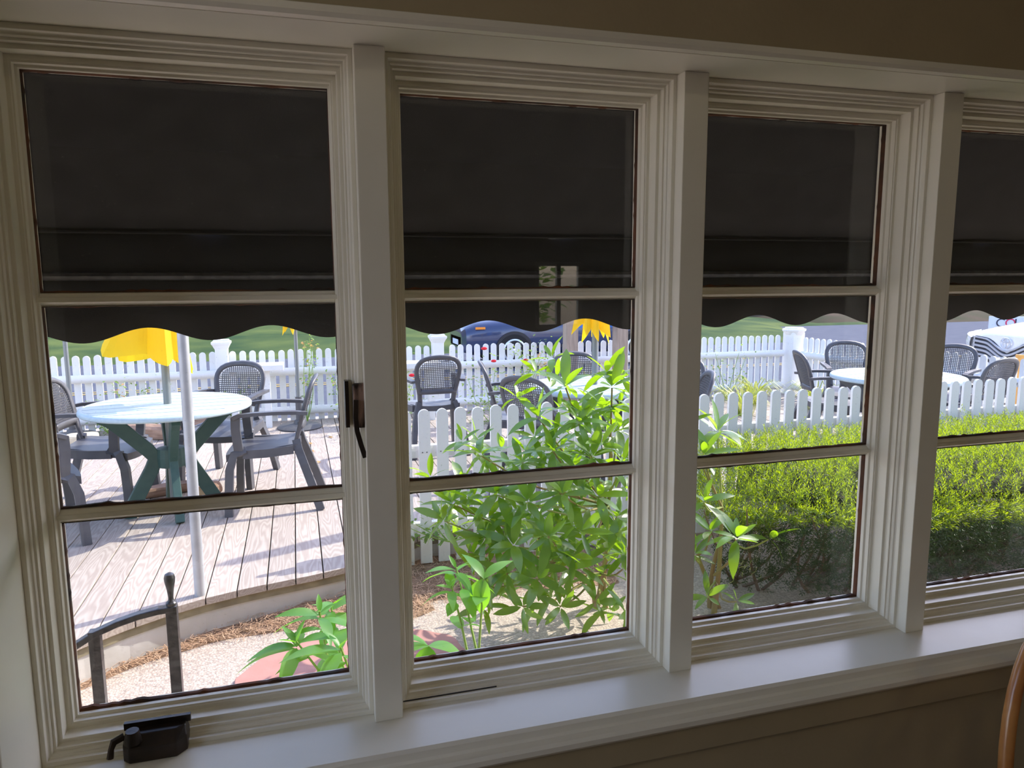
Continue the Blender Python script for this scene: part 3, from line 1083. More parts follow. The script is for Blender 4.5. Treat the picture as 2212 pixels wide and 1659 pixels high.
def umbrella(loc, zlow, zhi, rlow, rtop, label, flare=None, seed=0, npl=8, base=False, polez=0.0, pr=.021, seg=64):
    e = tag(empty('umbrella', loc), label, 'umbrella', 'closed yellow umbrellas')
    MB().tube([(0, 0, polez), (0, 0, zhi + .05)], pr, 14).build('pole', UMBP, e, smooth=True)
    rs = random.Random(seed)
    ph = [rs.uniform(.75, 1.25) for _ in range(npl)]
    dz = [rs.uniform(-.05, .05) for _ in range(npl)]
    cn = MB()
    rows = []
    nz = 14
    for j in range(nz + 1):
        t = j / nz
        row = []
        for k in range(seg):
            a = 2 * pi * k / seg
            pk = a / (2 * pi) * npl
            i0 = int(pk) % npl
            fr = pk - int(pk)
            tri = 1 - abs(2 * fr - 1)              # 0 at rib, 1 at fold
            amp = lerp(.16, .50, (1 - t) ** 1.2)
            base_r = lerp(rlow, rtop, t ** .8)
            fl = 1.0
            zofs = dz[i0] * tri
            if flare:
                d = cos(a - flare[0])
                if d > 0:
                    fl += flare[1] * d ** 3 * (1 - t) ** 1.5
                    zofs += flare[2] * d ** 3
            r_ = base_r * (1 - amp + amp * (.35 + .95 * tri) * ph[i0]) * fl
            r_ = max(r_, pr + .004)
            z = lerp(zlow + (.085 * (1 - tri)) + zofs, zhi, t)
            row.append((r_ * cos(a + .22 * tri), r_ * sin(a + .22 * tri), z))
        rows.append(row)
    cn.grid(rows, closed=True)
    cn.build('canopy', YEL, e, smooth=False)
    MB().lathe([(0, zhi - .01), (.03, zhi), (.02, zhi + .06), (0, zhi + .08)], 12).build('finial', UMBP, e)
    if base:
        MB().lathe([(0, 0), (.22, 0), (.225, .012), (.20, .03), (.06, .045), (.05, .08), (.032, .085), (.032, .32), (0, .32)], 32).build('base', BASEM, e, smooth=True)
    return e


umbrella((-.305, 3.80, 0), .93, 2.35, .182, .05, 'large yellow closed umbrella flaring open at its hem above the left table', flare=(radians(190), 1.0, .17), seed=3, npl=6, polez=.02, pr=.024)
umbrella((.50, 6.45, 0), .985 + .0, 2.4, .10, .05, 'small yellow closed umbrella on a dark foot near the back fence', seed=5, base=True, pr=.019)
umbrella((2.63, 3.76, 0), 1.05, 2.35, .105, .05, 'yellow closed umbrella between the two timber posts', seed=9, polez=.02, pr=.023, flare=(radians(160), .35, .05))
p0 = at_y(146, 800, 6.62)
umbrella((p0.x, 6.62, 0), 1.25, 2.5, .14, .05, 'closed umbrella at far left with only its grey pole below the awning', seed=12, base=True, pr=.021)

# ================================================================== AWNING, POLE, HANDRAIL
aw = tag(empty('awning', (1.6, .17, 2.3)), 'long black fabric awning with a scalloped valance over the windows', 'awning')
AX0, AX1 = -2.0, 5.8
YV = .80


def awl(m):
    m.v = [(x_ - 1.6, y_ - .17, z_ - 2.3) for x_, y_, z_ in m.v]
    return m


m = MB()
rows = []
nx = 120
for j in range(9):
    t = j / 8
    rows.append([(lerp(AX0, AX1, i / nx), lerp(.172, YV, t), lerp(2.30, 1.625, t) - .012 * sin(pi * t) * (1 + .6 * noise.noise(Vector((i * .35, t * 2, 0)))) + (.006 * noise.noise(Vector((i * .5, 9, 9))) if j == 8 else 0)) for i in range(nx + 1)])
m.grid(rows)
o = awl(m).build('canopy', AWN, aw, smooth=True)
sm = o.modifiers.new('thick', 'SOLIDIFY')
sm.thickness = .002
m = MB()
rows = []
PER = .3055
nx = 640
for j, t in enumerate([0, .28, .46, .50, .75, 1.0]):
    row = []
    for i in range(nx + 1):
        x_ = lerp(AX0, AX1, i / nx)
        zb = 1.3600 + .0185 * cos(2 * pi * (x_ - .137) / PER)
        ztop = 1.625 + .006 * noise.noise(Vector(((x_ - AX0) / (AX1 - AX0) * 120 * .5, 9, 9)))
        yy = YV + .004 * sin(x_ * 9) * t + .006 * noise.noise(Vector((x_ * 5, t * 2, 4)))
        if j in (2, 3):
            yy -= .006 * (j == 3)
        row.append((x_, yy, lerp(ztop, zb, t) if j > 0 else ztop))
    rows.append(row)
m.grid(rows)
o = awl(m).build('valance', AWN, aw, smooth=True)
sm = o.modifiers.new('thick', 'SOLIDIFY')
sm.thickness = .002
awl(MB().tube([(AX0, YV - .012, 1.512), (AX1, YV - .012, 1.512)], .011, 8)).build('front_bar', IRON, aw)
awl(MB().tube([(AX0, YV - .01, 1.622), (AX1, YV - .01, 1.622)], .004, 6)).build('seam_cord', AWN, aw)
for xx in (AX0 + .02, AX1 - .02):
    awl(MB().tube([(xx, .18, 1.75), (xx, YV - .02, 1.515)], .009, 6)).build('arm', IRON, aw)

wp = tag(empty('metal_post', (.008, 2.35, 0)), 'thin galvanised steel post standing on the deck edge', 'post')
MB().tube([(0, 0, 0), (0, 0, 3.0)], .0245, 18).build('pipe', ALU, wp, smooth=True)
MB().tube([(0, 0, .845), (0, 0, .86)], .0255, 18).build('joint', ALU, wp, smooth=True)

hr = tag(empty('handrail', (.075, 1.2, GR)), 'dark grey iron handrail with a drop-shaped finial by the paving', 'handrail')
MB().box(-.017, .017, -.017, .017, 0, .645).build('post', IRON, hr, bevel=.002)
MB().box(-.017 - .225, .017 - .225, -.017 - .02, .017 - .02, 0, .60).build('post', IRON, hr, bevel=.002)
MB().lathe([(.0, .64), (.016, .645), (.017, .655), (.009, .664), (.008, .672), (.011, .70), (.0165, .728), (.0175, .74), (.014, .752), (.006, .757), (0, .757)], 16).build('finial', IRON, hr, smooth=True)
MB().strip([(.016, 0, .636), (-.04, -.002, .634), (-.10, -.006, .626), (-.16, -.012, .612), (-.225, -.02, .59), (-.29, -.03, .555), (-.37, -.045, .50), (-.5, -.07, .41), (-.7, -.11, .26)], .036, .020, (0, 1, 0)).build('top_rail', IRON, hr, bevel=.004)

# ================================================================== SMALL THINGS ON THE DECK
def log(loc, rz, L_, r, label, half=False, tilt=0):
    e = tag(empty('log', loc, rz), label, 'log')
    e.rotation_euler = (0, tilt, rz)
    m = MB()
    rows = []
    seed = random.random() * 50
    for j in range(9):
        x_ = lerp(-L_ / 2, L_ / 2, j / 8)
        row = []
        for k in range(14):
            a = 2 * pi * k / 14
            rr = r * (1 + .22 * noise.noise(Vector((cos(a) * 1.5 + seed, sin(a) * 1.5, j * .4))))
            zz = rr * sin(a)
            if half:
                zz = min(zz, r * .25 + .1 * r * noise.noise(Vector((x_ * 9, a, seed))))
            row.append((x_, rr * cos(a), zz + r * .92))
        rows.append(row)
    m.grid(rows, closed=True)
    m.build('bark', LOGM, e)
    for j in (0, 8):
        MB().add([(p[0] + (.001 if j else -.001), p[1] * .96, (p[2] - r * .92) * .96 + r * .92) for p in rows[j]], [tuple(range(14)) if j else tuple(range(14))[::-1]]).build('cut_end', LOGE, e)
    return e


log((-.92, 6.35, 0), radians(-28), .55, .075, 'long split log behind the umbrella table, beside the tan block')
log((-.50, 6.45, 0), radians(8), .42, .085, 'thick log lying under the far side of the umbrella table')
log((-.42, 4.24, 0), radians(24), .30, .06, 'split firewood log with pale torn end under the umbrella table', half=True)
log((-.13, 4.09, 0), radians(60), .18, .05, 'short round log end right of the metal post under the table')
st = MB()
pl = [(-.13, -.085), (.08, -.10), (.135, -.055), (.14, .05), (.09, .10), (-.10, .095), (-.14, .03)]
st.prism(pl, 0, .10)
o = st.build('stone_block', STONE, bevel=.02)
o.location = (-1.44, 6.24, 0.001)
o.rotation_euler = (0, 0, .15)
tag(o, 'tan concrete block lying on the deck beside the logs', 'stone block')

bt = tag(empty('ledge_table', (.09, 6.58, 0)), 'white slab-topped side table against the back fence', 'table')
MB().box(-.31, .28, -.14, .16, .595, .655).build('table_top', WHITEV, bt, bevel=.008)
for sx_ in (-.24, .08):
    MB().box(sx_, sx_ + .06, -.05, .08, 0, .595).build('leg', WHITEV, bt)
p0 = at_y(880, 790, 6.4)
bt = tag(empty('ledge_table', (1.55, 6.50, 0)), 'white slab-topped side table behind the back-turned chair', 'table')
MB().box(-.30, .42, -.14, .16, .57, .63).build('table_top', WHITEV, bt, bevel=.008)
for sx_ in (-.24, .3):
    MB().box(sx_, sx_ + .06, -.05, .08, 0, .57).build('leg', WHITEV, bt)

for i, (px, lab) in enumerate([(1232, 'weathered square timber post left of the closed yellow umbrella'), (1339, 'weathered square timber post right of the closed yellow umbrella')]):
    p = at_y(px, 770, 6.62)
    e = tag(empty('timber_post', (p.x, 6.62, 0)), lab, 'post', 'timber gate posts')
    MB().box(-.07, .07, -.07, .07, 0, 2.2).build('shaft', WPOST, e, bevel=.006)
    MB().box(-.085, .085, -.085, .085, 2.2, 2.24).build('cap', WPOST, e)
    if i == 0:
        MB().box(-.10, -.07, -.03, .03, .50, .54).build('hinge', IRON, e)
pa, pb = at_y(1243, 707, 6.72), at_y(1324, 722, 6.72)
sg = tag(empty('hanging_sign', ((pa.x + pb.x) / 2, 6.72, pa.z)), 'blue board hung between the timber posts behind the yellow umbrella', 'sign')
MB().box(-(pb.x - pa.x) / 2, (pb.x - pa.x) / 2, -.012, .012, -.01, .75).build('panel', BLUES, sg, bevel=.004)
MB().box(-.30, .30, -.02, .02, .75, .80).build('hanger', IRON, sg)

# dry leaves on the deck
for i in range(9):
    x_, y_ = random.uniform(.4, 1.0), random.uniform(4.4, 6.4)
    lm = MB()
    lm.grid([[(-.03, 0, 0.004), (-.03, .004, .004)], [(-.01, -.016, .012), (-.01, .014, .004)], [(.012, -.014, .004), (.012, .013, .014)], [(.035, 0, .004), (.035, .002, .006)]])
    o = lm.build('fallen_leaf', DRYL)
    o.location = (x_, y_, .0)
    o.rotation_euler = (0, 0, random.uniform(0, 6))
    tag(o, 'small dry brown leaf lying on the sunny deck boards by the back fence', 'leaf', 'dry leaves on the deck')

# ================================================================== PLANTS
def leaf_mesh(name, L_, W_, m, droop=.25, fold=.25, n=6, tip=1.6, shp=(.85, .8)):
    """blade from the origin along +x, face up +z"""
    lm = MB()
    rows = []
    for i in range(n + 1):
        t = i / n
        w_ = W_ / 2 * (sin(pi * min(1, t ** shp[0])) ** shp[1] if 0 < t < 1 else 0) * (1 if t < .6 else (1 - ((t - .6) / .4) ** tip * .25))
        w_ = max(w_, .0008)
        z = -droop * L_ * t * t
        x_ = L_ * t * (1 - droop * .15 * t)
        rows.append([(x_, -w_, z + fold * w_), (x_, 0, z), (x_, w_, z + fold * w_)])
    lm.grid(rows)
    return lm.mesh(name, m, True)


def orient(p, d, upv=(0, 0, 1), roll=0.0, scale=1.0):
    x_ = Vector(d).normalized()
    u = Vector(upv)
    y_ = u.cross(x_)
    if y_.length < 1e-4:
        y_ = x_.orthogonal()
    y_.normalize()
    z_ = x_.cross(y_)
    c, s_ = cos(roll), sin(roll)
    y2 = y_ * c + z_ * s_
    z2 = z_ * c - y_ * s_
    M_ = Matrix((x_ * scale, y2 * scale, z2 * scale)).transposed().to_4x4()
    M_.translation = Vector(p)
    return M_


def mesh_append(mb_, me, M_):
    n = len(mb_.v)
    mb_.v += [tuple(M_ @ v.co) for v in me.vertices]
    mb_.f += [tuple(i + n for i in p.vertices) for p in me.polygons]


def bent(p, q, sag=.06, n=6, seed=0):
    p, q = Vector(p), Vector(q)
    rs = random.Random(seed)
    k = Vector((rs.uniform(-1, 1), rs.uniform(-1, 1), -1 + rs.uniform(-.3, .6))) * sag
    return [p.lerp(q, i / n) + k * sin(pi * i / n) * (q - p).length for i in range(n + 1)]


LEAVES = [leaf_mesh('leaf', .135, .035, RHOL, .15, .22, shp=(1.0, .55)), leaf_mesh('leaf', .15, .038, RHOL, .32, .15, shp=(1.0, .55)), leaf_mesh('leaf', .12, .034, RHOL, .05, .30, shp=(1.0, .55)), leaf_mesh('leaf', .14, .040, RHOL, .5, .05, shp=(1.0, .55))]


def rosette(shrub, p, up_, size, nl, rs, joined=None):
    up_ = Vector(up_).normalized()
    a0 = rs.uniform(0, 6.28)
    s1 = up_.orthogonal().normalized()
    s2 = up_.cross(s1)
    for i in range(nl):
        a = a0 + 2.399 * i
        ring = i / nl
        el = lerp(-.25, 1.3, ring ** 1.0) + rs.uniform(-.15, .15)
        d = (s1 * cos(a) + s2 * sin(a)) * cos(el) + up_ * sin(el)
        M_ = orient(Vector(p) + d * .008 + up_ * (.012 * ring), d, up_, rs.uniform(-.35, .35), size * rs.uniform(.75, 1.12))
        me = rs.choice(LEAVES)
        if joined is None:
            inst('leaf', me, shrub, M4=M_)
        else:
            mesh_append(joined, me, M_)


def shrub_rosettes(root, spots, base, rs, main_idx):
    """spots: (point, up, size, n leaves). Branch + rosette for each, local to the shrub's base"""
    B = Vector(base)
    hub = [Vector((0, 0, .16)), Vector((-.10, .02, .30)), Vector((.05, .05, .36)), Vector((-.05, -.06, .22)), Vector((.02, .0, .55))]
    for i in range(3):
        MB().tube(bent((rs.uniform(-.05, .05), rs.uniform(-.05, .05), -.02), hub[[4, 2, 1][i]], .05, 6, i), [.016, .015, .013, .012, .011, .010, .009], 7).build('stem', RHOB, root, smooth=True)
    for i, (p, upv, size, nl) in enumerate(spots):
        q = Vector(p) - B
        h = min(hub, key=lambda v: (v - q).length * (1 + .4 * (v.z > q.z + .02)))
        mid = h.lerp(q, .55) + Vector((rs.uniform(-.03, .03), rs.uniform(-.03, .03), -.03 + rs.uniform(-.03, .02)))
        pts = [h, h.lerp(mid, .5), mid, mid.lerp(q, .5) + Vector((0, 0, -.008)), q]
        MB().tube(pts, [.0065, .006, .005, .0045, .004], 6).build('branch', RHOB if rs.random() < .55 else RHOG, root, smooth=True)
        rosette(root, q, upv, size, nl, rs)


rs = random.Random(21)
base = (1.98, 2.05, GR)
rho = tag(empty('rhododendron', base), 'large rhododendron shrub with long glossy leaves in the middle window', 'shrub')
# (px, py, y, size, leaves, up)
RS = [(1222, 838, 1.78, 1.25, 9, (-.1, -.1, 1)), (1322, 838, 1.80, 1.2, 9, (.1, -.2, 1)), (1165, 905, 1.85, 1.1, 9, (-.3, -.1, 1)), (1250, 915, 1.70, 1.05, 9, (-.1, -.4, 1)),
      (1335, 930, 1.72, 1.05, 9, (.2, -.3, 1)), (1040, 985, 1.90, 1.15, 9, (-.3, 0, 1)), (1128, 1000, 1.85, 1.15, 9, (-.2, -.2, 1)), (1195, 975, 1.75, 1.0, 8, (-.1, -.4, 1)),
      (1280, 990, 1.65, 1.0, 8, (0, -.5, 1)), (1345, 1000, 1.75, 1.0, 8, (.2, -.3, 1)), (980, 1090, 1.95, 1.05, 9, (-.6, 0, .8)), (960, 1125, 1.85, .95, 8, (-.7, -.1, .7)),
      (1075, 1070, 1.80, 1.15, 9, (-.4, -.3, .9)), (1140, 1085, 1.70, 1.1, 9, (-.2, -.5, .8)), (1215, 1070, 1.62, 1.05, 8, (-.1, -.6, .8)), (1290, 1075, 1.68, 1.05, 8, (.1, -.5, .9)),
      (1050, 1165, 1.80, 1.1, 9, (-.5, -.3, .7)), (1110, 1180, 1.68, 1.1, 9, (-.3, -.6, .6)), (1185, 1160, 1.60, 1.0, 8, (-.2, -.7, .6)), (1255, 1150, 1.66, 1.0, 8, (0, -.6, .7)),
      (1330, 1120, 1.75, 1.0, 8, (.2, -.4, .8)), (1095, 1240, 1.70, 1.0, 8, (-.4, -.5, .5)), (1160, 1250, 1.62, 1.0, 8, (-.2, -.7, .4)), (1230, 1230, 1.66, .95, 8, (0, -.6, .5)),
      (1130, 1310, 1.60, .95, 7, (-.4, -.6, .2)), (1210, 1310, 1.62, .95, 7, (-.1, -.8, .2)), (1285, 1300, 1.68, .95, 7, (.2, -.7, .3)), (1060, 1270, 1.72, .9, 7, (-.6, -.4, .4)),
      (1345, 1230, 1.80, .95, 7, (.4, -.4, .6)), (1310, 1200, 1.95, 1.0, 7, (.2, .2, 1)), (1240, 1020, 2.05, 1.1, 8, (0, .3, 1)), (1310, 880, 2.05, 1.1, 8, (.1, .3, 1)),
      (1160, 1140, 2.05, 1.0, 7, (-.2, .4, .8)), (1350, 1320, 1.62, .9, 6, (.3, -.7, .2))]
shrub_rosettes(rho, [(at_y(px, py, y), u, sz, n) for px, py, y, sz, n, u in RS], base, rs, 0)
jm = MB()
for i in range(92):
    c0 = at_y(*RS[i % len(RS)][:2], RS[i % len(RS)][2]) - Vector(base)
    q = c0 + Vector((rs.gauss(.03, .07), abs(rs.gauss(.10, .12)), rs.gauss(-.02, .06)))
    if q.z > .12:
        rosette(rho, q, (rs.uniform(-.5, .5), rs.uniform(-.6, .5), 1), rs.uniform(.8, 1.1), 6, rs, jm)
for i in range(26):                # the many hidden leaves inside and behind
    q = Vector((rs.gauss(-.12, .22), rs.gauss(.05, .14), rs.uniform(.30, .95)))
    rosette(rho, q, (rs.uniform(-.5, .5), rs.uniform(-.5, .4), 1), rs.uniform(.8, 1.05), 6, rs, jm)
tag(jm.build('inner_leaves', RHOL, rho, smooth=True), kind='stuff')
# rosettes that reach past the mullion into the hedge view
base2 = (2.52, 1.86, GR)
rho2 = tag(empty('rhododendron', base2), 'smaller rhododendron with bright leaf rosettes in front of the yew hedge', 'shrub')
RS2 = [(1550, 935, 1.95, 1.35, 10, (.1, -.1, 1)), (1520, 985, 1.85, 1.2, 9, (0, -.3, 1)), (1480, 920, 1.95, 1.2, 8, (-.2, 0, 1)), (1520, 1085, 1.75, 1.1, 8, (-.1, -.3, 1)), (1590, 1165, 1.62, 1.15, 9, (.0, -.2, 1)),
       (1660, 1165, 1.72, 1.05, 7, (.7, -.1, .8)), (1535, 1150, 1.75, 1.05, 8, (-.3, -.2, 1)), (1500, 1200, 1.85, 1.0, 8, (-.2, -.2, 1)), (1590, 1300, 1.55, .8, 5, (.2, -.5, .6)), (1530, 1290, 1.65, .8, 6, (-.4, -.4, .6))]
shrub_rosettes(rho2, [(at_y(px, py, y), u, sz, n) for px, py, y, sz, n, u in RS2], base2, rs, 0)
tend = MB()
for i in range(9):
    p = at_y(1600 + rs.uniform(-30, 40), 1235 + rs.uniform(-30, 30), 1.66) - Vector(base2)
    d = Vector((rs.uniform(-.3, 1), rs.uniform(-.4, .4), rs.uniform(-.1, .6)))
    tend.tube([p, p + d * .025, p + d * .05 + Vector((0, 0, -.008)), p + d * .06 + Vector((.004, 0, .008))], .0012, 4)
tag(tend.build('flower_stalks', RHOG, rho2), kind='stuff')

# black pot under the rhododendron
pot = tag(empty('plant_pot', (2.20, 1.80, GR)), 'black plastic nursery pot half hidden under the rhododendron', 'pot')
MB().lathe([(0, 0), (.07, 0), (.085, .15), (.092, .152), (.092, .172), (.084, .172), (.078, .13), (0, .13)], 24).build('pot_body', BLACKP, pot, smooth=True)

# ---- broad-leaved weeds close to the glass
PL = [leaf_mesh('leaf', .20, .062, POKL, .35, .2, 8, 1.2), leaf_mesh('leaf', .17, .05, POKL, .5, .15, 8, 1.2), leaf_mesh('leaf', .11, .035, POKL, .15, .3, 6, 1.2), leaf_mesh('leaf', .11, .075, POKL, .45, .12, 8, 1.2)]


def weed(base, label, stems, rs):
    e = tag(empty('leafy_plant', base), label, 'plant')
    B = Vector(base)
    for tip, lv in stems:
        t = Vector(tip) - B
        pts = bent((rs.uniform(-.02, .02), rs.uniform(-.02, .02), -.01), t, .10, 6, rs.randint(0, 99))
        MB().tube(pts, [.007, .0065, .006, .0055, .005, .004, .003], 7).build('stem', POKS, e, smooth=True)
        for j in range(5):
            t_ = lerp(.42, .92, j / 4)
            q_ = pts[int(t_ * 6)].lerp(pts[min(6, int(t_ * 6) + 1)], t_ * 6 - int(t_ * 6))
            a_ = 2.4 * j + rs.uniform(0, 1.5)
            inst('leaf', PL[rs.choice((0, 1, 3))], e, M4=orient(q_, (cos(a_), sin(a_), rs.uniform(-.1, .6)), (0, 0, 1), rs.uniform(-.4, .4), rs.uniform(.55, .95)))
        for (q, d, k, s_) in lv:
            inst('leaf', PL[k], e, M4=orient(Vector(q) - B, d, (0, 0, 1), rs.uniform(-.3, .3), s_))
    return e


def tuft(tip, n, rs, size=1.0, left=False):
    out = []
    for i in range(n):
        a = 2.4 * i + rs.uniform(-.3, .3)
        el = lerp(-.2, 1.0, i / n)
        d = Vector((cos(a) * cos(el) - (.35 if left else 0), sin(a) * cos(el) * .8, sin(el)))
        out.append((Vector(tip) + Vector((0, 0, -.03 * (1 - i / n))), d, [0, 1, 1, 0, 2, 2][min(5, int(6 * i / n))], size * lerp(1.1, .6, i / n)))
    return out


rw = random.Random(5)
t1, t2, t3, t4 = at_y(690, 1320, 1.0), at_y(640, 1385, .95), at_y(735, 1395, .85), at_y(715, 1310, 1.1)
weed((.78, .95, GR), 'bright green broad-leaved plant at the lower right of the left window',
     [(t1, tuft(t1, 7, rw, .85)), (t2, tuft(t2, 9, rw, 1.0, True)), (t3, tuft(t3, 7, rw, 1.1, True)), (t4, tuft(t4, 6, rw, .9))], rw)
u1, u2, u3 = at_y(985, 1225, 1.15), at_y(975, 1265, 1.1), at_y(925, 1395, .75)
u4 = at_y(1045, 1250, 1.05)
weed((.98, .78, GR), 'tall green-stemmed weed at the lower left of the rhododendron window',
     [(u1, tuft(u1, 7, rw, .75)), (u2, tuft(u2, 6, rw, .7, True)), (u4, [(u4, (-.35, -.3, -.75), 3, 1.1), (u4, (.6, .2, .5), 1, .8), (u4, (-.2, .5, .6), 1, .8)]),
      (u3, [(u3, (.6, -.2, .1), 3, 1.0), (u3, (-.6, -.2, .3), 3, .9), (u3, (-.2, -.4, -.6), 3, 1.0), (u3, (-.6, .2, .5), 1, .9)])], rw)

# ---- the yew hedge
HB = (4.4, 2.12, GR)
hedge = tag(empty('hedge', HB), 'clipped green yew hedge between window and near fence', 'hedge')
rh = random.Random(3)
HX0, HX1 = 2.62, 6.7


def hedge_top(x_, y_):
    """height of the clipped surface"""
    f = 1 - max(0, (HX0 + .55 - x_) / .6) ** 2 * .55
    front = max(0, (1.98 - y_) / .42)
    zz = .53 - .06 * (x_ < 3.2) * (3.2 - x_) - .16 * front ** 2
    return zz * f + .035 * noise.noise(Vector((x_ * 2.3, y_ * 2.3, 0))) + .02 * noise.noise(Vector((x_ * 7, y_ * 7, 5)))


def front_y(x_):
    return 1.50 + .38 * max(0, (3.2 - x_) / .6) ** 1.6 + .05 * noise.noise(Vector((x_ * 2, 0, 8)))


ym = MB()
yo = MB()


def sprig(p, d, L_, nn, to):
    d = d.normalized()
    s1 = d.orthogonal().normalized()
    s2 = d.cross(s1)
    a0 = rh.uniform(0, 6.28)
    for i in range(nn):
        t = (i + .6) / nn
        a = a0 + 2.4 * i
        o_ = s1 * cos(a) + s2 * sin(a)
        q = p + d * (L_ * t)
        nd = (o_ * .85 + d * (.35 + .9 * t)).normalized()
        sd_ = nd.cross(d)
        sd_ = sd_.normalized() * .0021
        ln = .024 * rh.uniform(.8, 1.2)
        to.add([q - sd_ * .5, q + nd * ln * .5 - sd_, q + nd * ln, q + nd * ln * .5 + sd_], [(0, 1, 2, 3)])


for i in range(8600):                       # clipped top, its sunlight put into brighter needles
    x_ = HX0 + (HX1 - HX0) * rh.random() ** 1.15
    fy = front_y(x_)
    y_ = rh.uniform(fy, 2.74)
    z = hedge_top(x_, y_)
    dep = rh.random() ** 2 * .09
    d = Vector((rh.gauss(0, .35), rh.gauss(-.1, .35), 1))
    if rh.random() < .015:
        dep = -.04
    sprig(Vector((x_ - HB[0], y_ - HB[1], z - GR - .05 - dep)), d, rh.uniform(.05, .075), 13, ym)
for i in range(7500):                       # front and flanks, shade put into darker needles
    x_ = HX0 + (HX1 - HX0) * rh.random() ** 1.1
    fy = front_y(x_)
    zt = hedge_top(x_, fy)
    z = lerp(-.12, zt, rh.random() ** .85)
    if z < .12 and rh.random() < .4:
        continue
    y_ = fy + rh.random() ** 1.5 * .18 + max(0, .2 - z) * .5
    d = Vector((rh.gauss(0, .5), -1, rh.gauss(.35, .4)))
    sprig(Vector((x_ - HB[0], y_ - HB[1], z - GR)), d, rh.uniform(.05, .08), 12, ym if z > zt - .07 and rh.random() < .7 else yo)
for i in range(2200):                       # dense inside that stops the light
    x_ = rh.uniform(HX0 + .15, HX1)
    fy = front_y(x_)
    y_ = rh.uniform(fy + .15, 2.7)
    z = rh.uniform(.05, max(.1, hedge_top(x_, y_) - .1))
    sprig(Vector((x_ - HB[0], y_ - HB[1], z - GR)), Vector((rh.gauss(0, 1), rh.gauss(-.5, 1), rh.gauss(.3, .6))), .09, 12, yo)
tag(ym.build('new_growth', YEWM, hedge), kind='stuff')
tag(yo.build('old_needles', YEWSH, hedge), kind='stuff')
cm = MB()  # solid dark core, added to keep light from passing through the hedge
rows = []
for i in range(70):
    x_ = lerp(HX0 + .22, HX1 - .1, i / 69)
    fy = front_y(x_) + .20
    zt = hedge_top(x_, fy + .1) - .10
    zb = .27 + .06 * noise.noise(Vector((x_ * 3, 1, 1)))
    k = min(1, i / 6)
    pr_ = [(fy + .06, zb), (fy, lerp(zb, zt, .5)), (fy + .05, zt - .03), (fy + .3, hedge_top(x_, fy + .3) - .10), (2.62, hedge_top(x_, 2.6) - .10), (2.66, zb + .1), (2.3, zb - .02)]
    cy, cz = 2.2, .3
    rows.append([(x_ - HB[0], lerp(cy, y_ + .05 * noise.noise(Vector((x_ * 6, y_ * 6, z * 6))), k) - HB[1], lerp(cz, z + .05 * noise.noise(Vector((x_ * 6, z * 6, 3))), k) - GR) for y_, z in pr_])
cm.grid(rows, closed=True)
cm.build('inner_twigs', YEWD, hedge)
for i in range(90):
    x_ = HX0 + .15 + (HX1 - HX0 - .15) * rh.random() ** 1.3
    fy = front_y(x_)
    b_ = Vector((x_ - HB[0], fy + rh.uniform(.35, .7) - HB[1], 0))
    t = Vector((x_ + rh.uniform(-.35, .35) - HB[0], fy + rh.uniform(.02, .3) - HB[1], rh.uniform(.35, .62)))
    MB().tube(bent(b_, t, .08, 5, i), [.010, .009, .007, .006, .004, .003], 6).build('branch', YEWB, hedge, smooth=True)

# ---- roses and weeds along the fences
RLM = MB()


def fluff(e, pts, n, spread, L_, m, rs_, name='foliage'):
    fm = MB()
    lm = leaf_mesh('leaf', L_, L_ * .5, m, .3, .2, 3)
    for i in range(n):
        c = rs_.choice(pts)
        p = Vector(c) + Vector((rs_.gauss(0, spread), rs_.gauss(0, spread * .7), rs_.gauss(0, spread)))
        p.z = max(p.z, .02)
        a = rs_.uniform(0, 6.28)
        mesh_append(fm, lm, orient(p, (cos(a), sin(a), rs_.uniform(-.4, .6)), (0, 0, 1), rs_.uniform(-.6, .6), rs_.uniform(.7, 1.2)))
    return tag(fm.build(name, m, e), kind='stuff')


def rose(loc, h, n, spread, flowers, label, dry=0):
    r_ = random.Random(hash(label) % 1000 if False else len(label) * 7 + int(loc[0] * 100))
    e = tag(empty('rose_bush', (*loc, 0)), label, 'shrub', 'plants along the fences')
    canes = []
    for i in range(5):
        a = r_.uniform(0, 6.28)
        t = Vector((cos(a) * spread * 1.4, sin(a) * spread * .8, h * r_.uniform(.6, 1)))
        pts = bent((0, 0, 0), t, .06, 5, i)
        MB().tube(pts, [.005, .0045, .004, .0035, .003, .002], 5).build('cane', POKS, e)
        canes += pts[2:]
    fluff(e, canes, n, spread * .45, .042, ROSEL, r_)
    if dry:
        fluff(e, canes[-6:], dry, spread * .3, .04, DRYL, r_, 'dry_leaves')
    for (fx, fy, fz) in flowers:
        f = MB()
        for k in range(3):
            rr = .034 - .008 * k
            f.lathe([(.002, -.01 + .006 * k), (rr * .8, -.004 + .007 * k), (rr, .012 + .004 * k), (rr * .8, .013 + .004 * k), (.003, .004 + .006 * k)], 8)
        f.v = [(x_ + fx, y_ + fy, z_ + fz) for x_, y_, z_ in f.v]
        f.build('flower', ROSEF, e, smooth=True)
    return e


